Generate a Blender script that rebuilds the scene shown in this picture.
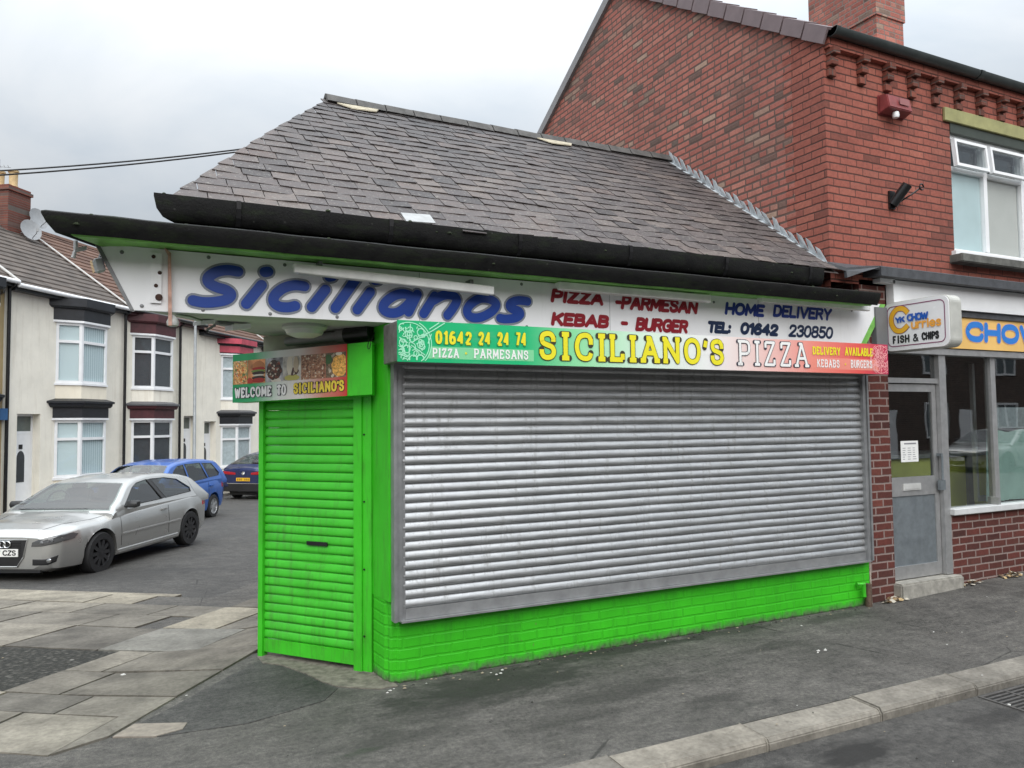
import bpy, bmesh, math, random
from mathutils import Vector, Matrix
random.seed(7)
for _o in list(bpy.data.objects): bpy.data.objects.remove(_o)
SC = bpy.context.scene
COL = SC.collection
R = math.radians

# ------------------------------------------------------------------ camera
cam = bpy.data.cameras.new('camera'); camo = bpy.data.objects.new('camera', cam); COL.objects.link(camo)
cx_ = Vector((0.89700254, -0.44187358, -0.01158417)); cy_ = Vector((-0.01212946, -0.05080302, 0.99863503)); cz_ = -Vector((0.44185894, 0.89563765, 0.05093013))
M = Matrix((cx_, cy_, cz_)).transposed().to_4x4(); M.translation = Vector((0, 0, 1.75)); camo.matrix_world = M
cam.sensor_width = 36.0; cam.lens = 765.0 / 1024.0 * 36.0; cam.clip_start = 0.05; cam.clip_end = 2000
SC.camera = camo

# ------------------------------------------------------------------ sky and sun (bright overcast)
SUN_EL, SUN_AZ = R(34), R(200)      # azimuth clockwise from +Y
W = bpy.data.worlds.new('World'); SC.world = W; W.use_nodes = True
nt = W.node_tree; nt.nodes.clear()
def wn(t, **k):
    n = nt.nodes.new(t)
    for a, b in k.items(): setattr(n, a, b)
    return n
out = wn('ShaderNodeOutputWorld'); bg = wn('ShaderNodeBackground'); sky = wn('ShaderNodeTexSky', sky_type='NISHITA')
sky.sun_disc = False; sky.sun_elevation = SUN_EL; sky.sun_rotation = SUN_AZ
tc = wn('ShaderNodeTexCoord'); sep = wn('ShaderNodeSeparateXYZ'); nt.links.new(tc.outputs['Generated'], sep.inputs[0])
mp = wn('ShaderNodeMapping'); mp.inputs['Scale'].default_value = (1.0, 1.0, 2.2); mp.inputs['Location'].default_value = (.35, .1, .2)
nt.links.new(tc.outputs['Generated'], mp.inputs[0])
nz = wn('ShaderNodeTexNoise'); nz.inputs['Scale'].default_value = 2.3; nz.inputs['Detail'].default_value = 7; nz.inputs['Roughness'].default_value = .52
nz.inputs['Distortion'].default_value = .35
nt.links.new(mp.outputs[0], nz.inputs['Vector'])
cr = wn('ShaderNodeValToRGB'); e = cr.color_ramp.elements
e[0].position = .33; e[0].color = (5.1, 5.75, 6.4, 1); e[1].position = .66; e[1].color = (7.4, 7.6, 7.75, 1)
nt.links.new(nz.outputs['Fac'], cr.inputs[0])
el0 = wn('ShaderNodeMath', operation='POWER'); el0.use_clamp = False; el0.inputs[1].default_value = 2.0     # an overcast sky is several times brighter overhead
elc = wn('ShaderNodeMath', operation='MAXIMUM'); elc.inputs[1].default_value = 0.0; nt.links.new(sep.outputs['Z'], elc.inputs[0]); nt.links.new(elc.outputs[0], el0.inputs[0])
el = wn('ShaderNodeMath', operation='MULTIPLY_ADD'); el.inputs[1].default_value = 2.8; el.inputs[2].default_value = .355; nt.links.new(el0.outputs[0], el.inputs[0])
mul = wn('ShaderNodeVectorMath', operation='SCALE'); nt.links.new(cr.outputs[0], mul.inputs[0]); nt.links.new(el.outputs[0], mul.inputs['Scale'])
mx = wn('ShaderNodeMix', data_type='RGBA'); mx.inputs[0].default_value = .94
nt.links.new(sky.outputs[0], mx.inputs[6]); nt.links.new(mul.outputs[0], mx.inputs[7])
nt.links.new(mx.outputs[2], bg.inputs[0]); bg.inputs[1].default_value = .1
nt.links.new(bg.outputs[0], out.inputs[0])
sl = bpy.data.lights.new('sun', 'SUN'); sl.energy = 1.5; sl.angle = R(60); sl.color = (1, .97, .93)
so = bpy.data.objects.new('sun', sl); COL.objects.link(so)
sd = Vector((math.sin(SUN_AZ) * math.cos(SUN_EL), math.cos(SUN_AZ) * math.cos(SUN_EL), math.sin(SUN_EL)))
so.rotation_euler = sd.to_track_quat('Z', 'Y').to_euler()
SC.view_settings.view_transform = 'Standard'; SC.view_settings.look = 'None'
SC.view_settings.exposure = 0.8; SC.view_settings.gamma = 1.0; SC.view_settings.use_curve_mapping = False

# ------------------------------------------------------------------ material helpers
class NT:
    def __init__(s, name, rough=.6, spec=.5, metal=0.0):
        s.m = bpy.data.materials.new(name); s.m.use_nodes = True; s.t = s.m.node_tree
        s.b = s.t.nodes['Principled BSDF']; s.out = s.t.nodes['Material Output']
        s.b.inputs['Roughness'].default_value = rough; s.b.inputs['Metallic'].default_value = metal
        s.b.inputs['Specular IOR Level'].default_value = spec
    def n(s, t, **k):
        q = s.t.nodes.new(t)
        for a, b in k.items(): setattr(q, a, b)
        return q
    def set(s, sock, v):
        if hasattr(v, 'is_linked') or isinstance(v, bpy.types.NodeSocket): s.t.links.new(v, sock)
        elif isinstance(v, (tuple, list)) and len(v) == 3 and sock.type == 'RGBA': sock.default_value = (*v, 1)
        else: sock.default_value = v
    def math(s, op, a, b=0.0, c=0.0):
        q = s.n('ShaderNodeMath', operation=op); s.set(q.inputs[0], a); s.set(q.inputs[1], b); s.set(q.inputs[2], c); return q.outputs[0]
    def obj(s): return s.n('ShaderNodeTexCoord').outputs['Object']
    def pos(s): return s.n('ShaderNodeNewGeometry').outputs['Position']
    def xyz(s, v):
        q = s.n('ShaderNodeSeparateXYZ'); s.t.links.new(v, q.inputs[0]); return q.outputs
    def comb(s, x, y, z=0.0):
        q = s.n('ShaderNodeCombineXYZ'); s.set(q.inputs[0], x); s.set(q.inputs[1], y); s.set(q.inputs[2], z); return q.outputs[0]
    def map(s, v, scale=(1, 1, 1), loc=(0, 0, 0), rot=(0, 0, 0)):
        q = s.n('ShaderNodeMapping'); s.t.links.new(v, q.inputs[0]); q.inputs['Scale'].default_value = scale
        q.inputs['Location'].default_value = loc; q.inputs['Rotation'].default_value = rot; return q.outputs[0]
    def noise(s, v, scale=5, detail=5, rough=.55, dist=0.0):
        q = s.n('ShaderNodeTexNoise'); s.t.links.new(v, q.inputs['Vector']); q.inputs['Scale'].default_value = scale
        q.inputs['Detail'].default_value = detail; q.inputs['Roughness'].default_value = rough; q.inputs['Distortion'].default_value = dist
        return q.outputs['Fac']
    def white(s, v):
        q = s.n('ShaderNodeTexWhiteNoise', noise_dimensions='3D'); s.t.links.new(v, q.inputs['Vector']); return q.outputs['Value']
    def vor(s, v, scale=5, feature='F1', out='Distance', rnd=1.0):
        q = s.n('ShaderNodeTexVoronoi', feature=feature); s.t.links.new(v, q.inputs['Vector']); q.inputs['Scale'].default_value = scale
        q.inputs['Randomness'].default_value = rnd; return q.outputs[out]
    def ramp(s, f, stops, interp='LINEAR'):
        q = s.n('ShaderNodeValToRGB'); q.color_ramp.interpolation = interp; el_ = q.color_ramp.elements
        while len(el_) < len(stops): el_.new(.5)
        for i, (p, c) in enumerate(stops):
            el_[i].position = p; el_[i].color = (*c, 1) if len(c) == 3 else c
        s.t.links.new(f, q.inputs[0]); return q.outputs[0]
    def fr(s, f, a, b, c=0.0, d=1.0):
        q = s.n('ShaderNodeMapRange'); s.t.links.new(f, q.inputs['Value'])
        for i, v in zip(('From Min', 'From Max', 'To Min', 'To Max'), (a, b, c, d)): q.inputs[i].default_value = v
        return q.outputs[0]
    def mix(s, f, a, b, bt='MIX'):
        q = s.n('ShaderNodeMix', data_type='RGBA', blend_type=bt); s.set(q.inputs[0], f); s.set(q.inputs[6], a); s.set(q.inputs[7], b); return q.outputs[2]
    def bump(s, h, st=.3, d=.01, nrm=None):
        q = s.n('ShaderNodeBump'); q.inputs['Strength'].default_value = st; q.inputs['Distance'].default_value = d
        s.t.links.new(h, q.inputs['Height'])
        if nrm is not None: s.t.links.new(nrm, q.inputs['Normal'])
        return q.outputs[0]
    def rnd(s): return s.n('ShaderNodeNewGeometry').outputs['Random Per Island']
    def col(s, v): s.set(s.b.inputs['Base Color'], v)
    def rough(s, v): s.set(s.b.inputs['Roughness'], v)
    def nrm(s, v): s.set(s.b.inputs['Normal'], v)

def plain(name, c, rough=.6, metal=0.0, var=.12, scale=6.0, bump=0.0, spec=.5):
    m = NT(name, rough, spec, metal); p = m.pos(); f = m.noise(p, scale, 6, .6)
    a = tuple(x * (1 - var) for x in c); b = tuple(min(1, x * (1 + var)) for x in c)
    m.col(m.ramp(f, [(.3, a), (.7, b)])); m.rough(m.fr(m.noise(p, scale * 2.3, 3), .2, .8, rough * .85, min(1, rough * 1.15)))
    if bump: m.nrm(m.bump(m.noise(p, scale * 8, 4), bump, .004))
    return m.m

def brick(name, stops, mortar, header=4, gable=False, mfrac=.012, grime=.35, bumps=.5, patch=None, blen=.225, paint=None, bh=.075, vj=1.0):
    m = NT(name, .85, .3); x, y, z = m.xyz(m.obj())
    g = m.n('ShaderNodeNewGeometry'); nx, ny, nz_ = m.xyz(g.outputs['Normal'])
    isx = m.math('GREATER_THAN', m.math('ABSOLUTE', nx), m.math('ABSOLUTE', ny))
    u = m.math('ADD', m.math('MULTIPLY', isx, y), m.math('MULTIPLY', m.math('SUBTRACT', 1.0, isx), x))
    wob = m.noise(m.obj(), 7, 2)
    zz = m.math('ADD', z, m.math('MULTIPLY', m.math('SUBTRACT', wob, .5), .012))
    rowf = m.math('DIVIDE', zz, bh); row = m.math('FLOOR', rowf); fz = m.math('SUBTRACT', rowf, row)
    wid = blen
    if header:
        hd = m.math('LESS_THAN', m.math('MODULO', m.math('ADD', row, 400.0), float(header)), .5)
        wid = m.math('SUBTRACT', blen, m.math('MULTIPLY', hd, blen / 2))
    off = m.math('MULTIPLY', m.math('MODULO', m.math('ADD', row, 400.0), 2.0), .5)
    jit = m.math('MULTIPLY', m.white(m.comb(row, 3.0, 1.0)), .25)
    uf = m.math('ADD', m.math('DIVIDE', u, wid), m.math('ADD', off, jit)); cu = m.math('FLOOR', uf); fu = m.math('SUBTRACT', uf, cu)
    du = m.math('MULTIPLY', m.math('MINIMUM', fu, m.math('SUBTRACT', 1.0, fu)), m.math('MULTIPLY', wid, vj))
    dz = m.math('MULTIPLY', m.math('MINIMUM', fz, m.math('SUBTRACT', 1.0, fz)), bh)
    d = m.math('ADD', m.math('MINIMUM', du, dz), m.math('MULTIPLY', m.math('SUBTRACT', m.noise(m.obj(), 60, 3), .5), .006))
    mk = m.fr(d, mfrac * .35, mfrac * .75)
    idv = m.comb(cu, row, m.math('MULTIPLY', isx, 7.0)); r1 = m.white(idv)
    c = m.ramp(r1, stops)
    if patch:      # big soft areas where another mix of bricks was used
        pf = m.fr(m.noise(m.map(m.obj(), (.35, .35, .6)), 1.6, 3), .56, .72)
        c = m.mix(pf, c, m.ramp(m.white(m.comb(row, cu, 5.0)), patch))
    fine = m.noise(m.obj(), 38, 6, .65)
    c = m.mix(1.0, c, m.ramp(fine, [(.25, (.72, .72, .72)), (.75, (1.2, 1.17, 1.15))]), 'MULTIPLY')
    big = m.noise(m.obj(), .9, 5, .6)
    c = m.mix(1.0, c, m.ramp(big, [(.3, (1 - grime, 1 - grime, 1 - grime * .95)), (.7, (1.05, 1.05, 1.05))]), 'MULTIPLY')
    stk = m.noise(m.map(m.obj(), (2.2, 2.2, .28)), 1.4, 6, .65); c = m.mix(m.fr(stk, .54, .78, 0, grime * 1.6), c, (.055, .04, .034))
    soot = m.fr(m.noise(m.obj(), .45, 4, .6, .6), .5, .72, 0, grime * 1.2); c = m.mix(soot, c, (.075, .05, .042))
    mcol = m.mix(m.noise(m.obj(), 3, 4), tuple(v * .7 for v in mortar), tuple(v * 1.25 for v in mortar))
    if paint is not None:
        pf_ = m.noise(m.obj(), 2.4, 6, .65); c = m.mix(m.fr(pf_, .35, .7), tuple(v * .84 for v in paint), tuple(v * 1.07 for v in paint)); c = m.mix(m.fr(m.noise(m.map(m.obj(), (7, 7, 1.2)), 1.5, 6, .7), .52, .75, 0, .5), c, (.03, .17, .02)); c = m.mix(m.math('MULTIPLY', m.fr(m.noise(m.obj(), 42, 4, .7, .5), .66, .69), m.fr(pf_, .5, .58)), c, (.16, .10, .075)); mcol = tuple(v * .88 for v in paint)
        m.rough(.42)
        z0 = m.fr(m.math('ADD', z, m.math('MULTIPLY', m.noise(m.obj(), 14, 6, .7), .16)), .075, .15)   # paint worn off at the foot
        c = m.mix(z0, m.ramp(fine, [(.3, (.045, .05, .035)), (.7, (.14, .16, .11))]), c)
        mcol = m.mix(z0, (.05, .055, .04), mcol)
    m.col(m.mix(mk, mcol, c))
    h = m.math('ADD', mk, m.math('MULTIPLY', fine, .35)); h = m.math('ADD', h, m.math('MULTIPLY', r1, .2))
    m.nrm(m.bump(h, bumps, .006))
    return m.m

def asphalt(name, base, tint=(1, .98, .95), stains=True, patchy=.25, spots=()):
    m = NT(name, .8, .35); p = m.pos()
    f1 = m.noise(p, 160, 3, .7); f2 = m.noise(p, 1.4, 6, .6, .4); f3 = m.noise(m.map(p, (1, 2.6, 1), (3, 7, 0), (0, 0, .35)), .9, 5, .65, .8)
    a = tuple(base * t for t in tint)
    c = m.ramp(f1, [(.3, tuple(v * .62 for v in a)), (.52, a), (.72, tuple(v * 1.6 for v in a))])
    c = m.mix(1.0, c, m.ramp(f2, [(.3, (1 - patchy,) * 3), (.7, (1 + patchy,) * 3)]), 'MULTIPLY')
    f4 = m.noise(p, 34, 5, .7); c = m.mix(1.0, c, m.ramp(f4, [(.32, (.62, .62, .62)), (.5, (1, 1, 1)), (.7, (1.45, 1.43, 1.4))]), 'MULTIPLY')
    f5 = m.noise(m.map(p, (1, 1.8, 1)), 6, 4, .6); c = m.mix(1.0, c, m.ramp(f5, [(.3, (.72, .72, .72)), (.7, (1.28, 1.27, 1.25))]), 'MULTIPLY')
    wl_ = m.fr(m.noise(m.map(p, (2.2, .7, 1), (5, 2, 0), (0, 0, .5)), 1.6, 6, .7, 1.0), .56, .70, 0, .35); c = m.mix(wl_, c, tuple(v * 1.75 for v in a))
    ro = m.fr(f2, .3, .7, .72, .92)
    if stains:
        st = m.fr(f3, .60, .70)
        c = m.mix(m.math('MULTIPLY', st, .55), c, tuple(v * .35 for v in a)); ro = m.math('SUBTRACT', ro, m.math('MULTIPLY', st, .28))
    for (cx, cy, rx, ry, k) in spots:       # damp and oily patches that lie on the ground there
        d = m.n('ShaderNodeVectorMath', operation='LENGTH'); m.t.links.new(m.map(p, (1 / rx, 1 / ry, 0), (-cx / rx, -cy / ry, 0)), d.inputs[0])
        sf = m.fr(m.math('ADD', d.outputs['Value'], m.math('MULTIPLY', m.math('SUBTRACT', m.noise(m.map(p, (1, 2, 1)), 5, 6, .65), .5), 1.9)), .55, 1.05, 1, 0)
        c = m.mix(m.math('MULTIPLY', sf, k), c, tuple(v * .28 for v in a)); ro = m.math('SUBTRACT', ro, m.math('MULTIPLY', sf, .10 * k))
    sp = m.fr(m.vor(m.map(p, (1, 1, 1)), 9.0), .0, .045, 1, 0); sel = m.math('GREATER_THAN', m.white(m.map(m.vor(p, 9.0, out='Position'), (1, 1, 1))), .82)
    c = m.mix(m.math('MULTIPLY', m.math('MULTIPLY', sp, sel), .7), c, (.32, .31, .28))     # trodden gum and litter specks
    ck = m.vor(m.map(p, (1, 1, 1), (1.3, .4, 0)), .42, 'DISTANCE_TO_EDGE'); cn = m.noise(p, 3, 5)
    crk = m.math('MULTIPLY', m.fr(m.math('ADD', ck, m.math('MULTIPLY', cn, .02)), .010, .0135, 1, 0), m.math('GREATER_THAN', m.noise(p, .8, 2), .52))
    c = m.mix(m.math('MULTIPLY', crk, .7), c, tuple(v * .25 for v in a))
    m.col(c); m.rough(ro); m.nrm(m.bump(m.math('ADD', m.math('SUBTRACT', f1, m.math('MULTIPLY', crk, .8)), m.math('MULTIPLY', f4, 1.2)), .6, .008))
    return m.m

def slabs(name, stops, scale=30):
    m = NT(name, .85, .3); p = m.pos(); r = m.rnd(); c = m.ramp(r, stops)
    f = m.noise(p, scale, 6, .65); g = m.noise(p, 2.6, 5, .6); s = m.noise(p, 220, 2)
    c = m.mix(1.0, c, m.ramp(f, [(.28, (.72, .71, .69)), (.72, (1.2, 1.2, 1.18))]), 'MULTIPLY')
    c = m.mix(1.0, c, m.ramp(g, [(.3, (.55, .54, .53)), (.7, (1.25, 1.24, 1.21))]), 'MULTIPLY')
    sp = m.fr(m.vor(p, 7.0), .0, .05, 1, 0); sel = m.math('GREATER_THAN', m.white(m.vor(p, 7.0, out='Position')), .6)
    bl = m.fr(m.noise(p, 4.5, 6, .7, .8), .60, .70, 0, .55); c = m.mix(bl, c, (.055, .05, .045))
    c = m.mix(m.math('MULTIPLY', m.math('MULTIPLY', sp, sel), .6), c, (.03, .03, .03))
    m.col(c); m.nrm(m.bump(m.math('ADD', f, m.math('MULTIPLY', s, .5)), .35, .006)); return m.m

def glass(name, tint=(.9, .95, .95), ior=1.5, gl=.0):
    m = NT(name); t = m.t
    tr = m.n('ShaderNodeBsdfTransparent'); tr.inputs[0].default_value = (*tint, 1)
    go = m.n('ShaderNodeBsdfGlossy'); go.inputs['Roughness'].default_value = .015
    fn = m.n('ShaderNodeFresnel'); fn.inputs[0].default_value = ior
    nb = m.bump(m.noise(m.pos(), 1.3, 2), .06, .02); t.links.new(nb, go.inputs['Normal']); t.links.new(nb, fn.inputs['Normal'])
    ff = m.math('SUBTRACT', 1.0, m.n('ShaderNodeNewGeometry').outputs['Backfacing']); f = m.math('MULTIPLY', ff, m.math('ADD', m.math('MULTIPLY', fn.outputs[0], 1.35), gl))
    ms = m.n('ShaderNodeMixShader'); t.links.new(f, ms.inputs[0]); t.links.new(tr.outputs[0], ms.inputs[1]); t.links.new(go.outputs[0], ms.inputs[2])
    t.links.new(ms.outputs[0], m.out.inputs[0]); return m.m

GREEN = (.050, .53, .018)
def green_paint(name, base=GREEN, rough=.33):
    m = NT(name, rough, .5); p = m.pos(); f = m.noise(p, 5, 6, .6); g = m.noise(p, 34, 5, .7); x, y, z = m.xyz(p)
    c = m.ramp(f, [(.3, tuple(v * .86 for v in base)), (.7, tuple(v * 1.06 for v in base))])
    dirt = m.fr(m.math('SUBTRACT', m.noise(m.map(p, (22, 22, 3)), 1, 6, .7), m.math('MULTIPLY', z, .05)), .46, .68, 0, .45)
    c = m.mix(dirt, c, (.06, .10, .03)); c = m.mix(m.fr(g, .68, .73, 0, .55), c, (.02, .16, .012)); ch_ = m.math('MULTIPLY', m.fr(m.noise(p, 55, 4, .7, .6), .66, .69), m.fr(m.noise(p, 2.2, 4), .48, .60)); c = m.mix(ch_, c, (.20, .21, .17))
    m.col(c); m.rough(m.fr(f, .3, .7, rough, rough + .18)); m.nrm(m.bump(g, .12, .003)); return m.m

def galv(name):
    m = NT(name, .38, .5, .9); p = m.pos(); f = m.vor(m.map(p, (1, 1, 2)), 22, out='Color'); g = m.noise(m.map(p, (1.2, 1.2, 14)), 3, 6, .65); s = m.noise(m.map(p, (9, 9, 1.2)), 2.5, 6, .7)
    c = m.mix(.25, (.52, .53, .535), m.ramp(f, [(0, (.36, .37, .38)), (1, (.62, .63, .64))]))
    c = m.mix(1.0, c, m.ramp(g, [(.3, (.80, .80, .80)), (.7, (1.1, 1.1, 1.1))]), 'MULTIPLY')
    sm = m.noise(p, 3.2, 6, .75, 1.2); sc_ = m.noise(m.map(p, (1, 1, 1), (0, 0, 0), (0, .5, 0)), 17, 3, .8, 2.5)
    dm = m.math('MAXIMUM', m.fr(s, .54, .74, 0, .6), m.math('MULTIPLY', m.fr(sm, .60, .68, 0, .55), m.fr(sc_, .42, .58))); c = m.mix(dm, c, (.15, .145, .135))
    m.col(c); m.rough(m.math('ADD', m.fr(g, .3, .7, .36, .5), m.math('MULTIPLY', dm, .3)))
    m.set(m.b.inputs['Metallic'], m.math('SUBTRACT', .85, m.math('MULTIPLY', dm, .7))); return m.m

def felt(name):
    m = NT(name, .75, .22); p = m.pos(); f = m.noise(p, 9, 6, .65); g = m.noise(p, 70, 4, .7); k = m.noise(m.map(p, (3, 3, 9)), 2.2, 5, .7)
    c = m.ramp(f, [(.3, (.0035, .0035, .004)), (.7, (.012, .012, .0115))]); c = m.mix(m.fr(k, .5, .68, 0, .6), c, (.016, .024, .010))
    c = m.mix(m.math('MULTIPLY', m.fr(m.vor(p, 11), 0, .09, 1, 0), .4), c, (.13, .13, .12))
    m.col(c); m.rough(m.fr(f, .3, .7, .5, .85)); m.nrm(m.bump(m.math('ADD', g, m.math('MULTIPLY', m.noise(p, 5.5, 4, .6), 2.0)), .35, .01)); return m.m

def slate(name):
    m = NT(name, .62, .4); p = m.pos(); r = m.rnd(); f = m.noise(m.map(p, (1, 2.2, 2.2)), 14, 6, .7); b = m.noise(p, 1.1, 4, .6)
    c = m.ramp(r, [(0, (.055, .050, .052)), (.25, (.092, .081, .082)), (.5, (.118, .101, .098)), (.75, (.082, .073, .074)), (.9, (.145, .126, .118)), (1, (.112, .088, .083))])
    c = m.mix(1.0, c, m.ramp(f, [(.28, (.42, .405, .395)), (.72, (1.24, 1.17, 1.12))]), 'MULTIPLY')
    x, y, z = m.xyz(p)
    lich = m.fr(m.noise(p, 38, 5, .75), .575, .64, 0, .55); c = m.mix(lich, c, (.30, .29, .25))
    dk = m.fr(m.math('ADD', b, m.math('MULTIPLY', m.math('SUBTRACT', z, 4.1), .42)), .45, .82, 0, .62); c = m.mix(dk, c, (.035, .034, .036))   # soot and moss stain towards the ridge
    m.col(c); m.rough(m.fr(f, .3, .7, .5, .8)); m.nrm(m.bump(f, .3, .006)); return m.m

def render_wall(name, c, dirt=.25):
    m = NT(name, .9, .25); p = m.pos(); f = m.noise(p, 1.2, 6, .65); s = m.noise(m.map(p, (5, 5, .5)), 1.3, 6, .65); g = m.noise(p, 60, 4, .7)
    k = m.ramp(f, [(.3, tuple(v * .88 for v in c)), (.7, tuple(min(1, v * 1.05) for v in c))])
    k = m.mix(m.fr(s, .52, .75, 0, dirt), k, tuple(v * f_ for v, f_ in zip(c, (.55, .5, .42))))
    m.col(k); m.nrm(m.bump(g, .3, .005)); return m.m

def carpaint(name, c, metal=.35, rough=.28, coat=.7):
    m = NT(name, rough, .5, metal); p = m.pos(); fl = m.noise(p, 400, 2); d = m.noise(p, 3, 6, .6)
    k = m.mix(1.0, c, m.ramp(fl, [(.3, (.88, .88, .88)), (.7, (1.08, 1.08, 1.08))]), 'MULTIPLY')
    k = m.mix(m.fr(d, .5, .8, 0, .22), k, tuple(v * .55 + .03 for v in c)); m.col(k)
    m.b.inputs['Coat Weight'].default_value = coat; m.b.inputs['Coat Roughness'].default_value = .08
    m.rough(m.fr(d, .3, .7, rough, rough + .12)); return m.m

MT = {}
def mat(k, f):
    if k not in MT: MT[k] = f()
    return MT[k]
RED = [(0, (.19, .068, .052)), (.08, (.29, .092, .068)), (.4, (.345, .112, .082)), (.7, (.315, .099, .073)), (.9, (.37, .130, .094)), (1, (.26, .088, .068))]
GAB = [(0, (.34, .115, .09)), (.25, (.43, .16, .125)), (.55, (.38, .132, .103)), (.74, (.47, .195, .15)), (.83, (.27, .12, .095)), (.90, (.13, .095, .08)), (.955, (.42, .29, .22)), (1, (.34, .11, .085))]
GAB2 = [(0, (.27, .10, .08)), (.35, (.36, .14, .105)), (.55, (.15, .10, .085)), (.7, (.40, .25, .19)), (.8, (.18, .12, .10)), (1, (.36, .12, .095))]
OLDB = [(0, (.16, .055, .04)), (.4, (.22, .075, .055)), (.7, (.12, .05, .04)), (1, (.26, .10, .07))]
GAB2 = [(0, (.28, .13, .10)), (.3, (.37, .17, .13)), (.5, (.15, .11, .095)), (.7, (.42, .30, .23)), (.85, (.20, .14, .115)), (1, (.37, .14, .11))]
DRED = [(0, (.075, .026, .022)), (.3, (.115, .034, .027)), (.6, (.145, .04, .031)), (.85, (.10, .032, .026)), (1, (.16, .05, .038))]
m_brick_front = brick('red brick facade', RED, (.075, .034, .028), 0, vj=1.7, mfrac=.013, grime=.18)
m_brick_gable = brick('weathered gable brick', GAB, (.12, .08, .068), 4, vj=1.35, mfrac=.021, grime=.22, patch=GAB2)
m_brick_low = brick('dark red glazed brick', DRED, (.26, .20, .18), 0, mfrac=.014, grime=.3)
m_brick_chim = brick('chimney brick', GAB, (.20, .16, .14), 3, mfrac=.015, grime=.35)
m_brick_green = brick('green painted brick', RED, (.1, .1, .1), 0, mfrac=.014, paint=GREEN, bumps=.5)
m_brick_stack = brick('sooty stack brick', OLDB, (.12, .10, .09), 3, mfrac=.015, grime=.4)
m_brick_opp = brick('opposite brown brick', [(0, (.06, .045, .038)), (1, (.12, .08, .065))], (.2, .17, .15), 0)
m_green = green_paint('green gloss paint'); m_green_sh = green_paint('green shutter paint', (.048, .50, .02), .38)
m_green_dk = plain('moss green trim paint', (.20, .50, .10), .5, var=.3, scale=9)
m_galv = galv('galvanised shutter steel'); m_galv_dk = plain('grey steel rail', (.20, .205, .21), .45, .6, .2, 8)
m_felt = felt('black roofing felt'); m_slate = slate('old slate'); m_blackgloss = plain('black gloss paint', (.012, .012, .013), .3, var=.3)
m_white_sign = NT('white acrylic sign', .28); 
def _ws():
    m = m_white_sign; p = m.pos(); s = m.noise(m.map(p, (4, 4, .7)), 1.8, 6, .65); f = m.noise(p, 2, 4)
    k = m.ramp(f, [(.3, (.78, .785, .80)), (.7, (.85, .855, .865))]); k = m.mix(m.fr(s, .55, .8, 0, .35), k, (.5, .49, .46)); m.col(k); return m.m
m_white_sign = _ws()
m_white = plain('white upvc', (.78, .79, .80), .35, var=.05, scale=4); m_whitemetal = plain('white enamel batten', (.84, .84, .82), .4, var=.12, scale=7)
m_alu = plain('dull aluminium', (.48, .48, .48), .42, .7, .12, 12); m_alu2 = plain('brushed kick plate', (.25, .28, .30), .45, .6, .18, 10)
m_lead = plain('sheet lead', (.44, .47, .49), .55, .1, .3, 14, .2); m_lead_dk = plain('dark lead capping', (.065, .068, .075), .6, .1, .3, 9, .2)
m_stone = plain('weathered concrete', (.30, .285, .25), .9, 0, .3, 14, .5); m_stone_dk = plain('sooty stone', (.11, .11, .10), .9, 0, .4, 10, .5)
m_beige = plain('dirty beige panel', (.36, .32, .27), .8, 0, .2, 3); m_soffit = plain('grey white soffit board', (.50, .51, .48), .6, 0, .2, 2.5)
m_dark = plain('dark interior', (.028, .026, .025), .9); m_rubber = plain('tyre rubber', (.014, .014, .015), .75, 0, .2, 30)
m_cable = plain('black cable', (.012, .012, .013), .6)
m_glass = glass('window glass', (.94, .96, .96)); m_glass_dk = glass('tinted car glass', (.16, .20, .19), 1.5, .03); m_glass_shop = glass('shop window glass', (.80, .83, .83), 1.55, .12)
m_asph = asphalt('footway asphalt', .088, (1, .945, .865), spots=((2.2, 4.75, .9, .30, .8), (3.3, 5.0, .9, .12, .8), (4.4, 5.0, .7, .09, .6), (2.9, 4.25, .7, .16, .5), (1.75, 4.55, .5, .25, .5), (3.3, 3.85, .3, .10, .45), (4.5, 4.5, .5, .08, .4), (1.35, 4.2, .5, .12, .35), (5.6, 4.9, .5, .10, .5), (2.4, 4.0, .5, .1, .4))); m_road = asphalt('road asphalt', .066, (1, .96, .90), spots=((3.55, 3.02, .34, .16, .9), (2.9, 3.05, .25, .10, .8), (4.75, 2.98, .35, .10, .6), (-.2, 12.6, 1.3, .9, .5))); m_patch = asphalt('tarmac patch', .060, (1, .97, .92), stains=False, patchy=.4)
m_flag = slabs('paving flags', [(0, (.125, .115, .10)), (.2, (.21, .194, .168)), (.4, (.155, .144, .126)), (.65, (.25, .23, .195)), (.85, (.18, .168, .15)), (1, (.115, .107, .095))])
m_flag_pale = slabs('pale paving flags', [(0, (.31, .28, .225)), (1, (.26, .24, .20))]); m_flag_grey = slabs('grey paving flags', [(0, (.215, .21, .19)), (1, (.20, .195, .18))])
m_kerb = slabs('concrete kerb', [(0, (.30, .275, .235)), (.5, (.26, .24, .21)), (1, (.17, .16, .145))])
m_gap = plain('dirt joint', (.045, .042, .036), .95, 0, .3, 20)
def flat(name, c, rough=.4): return mat(name, lambda: plain(name, c, rough, 0, .04, 8))

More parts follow.
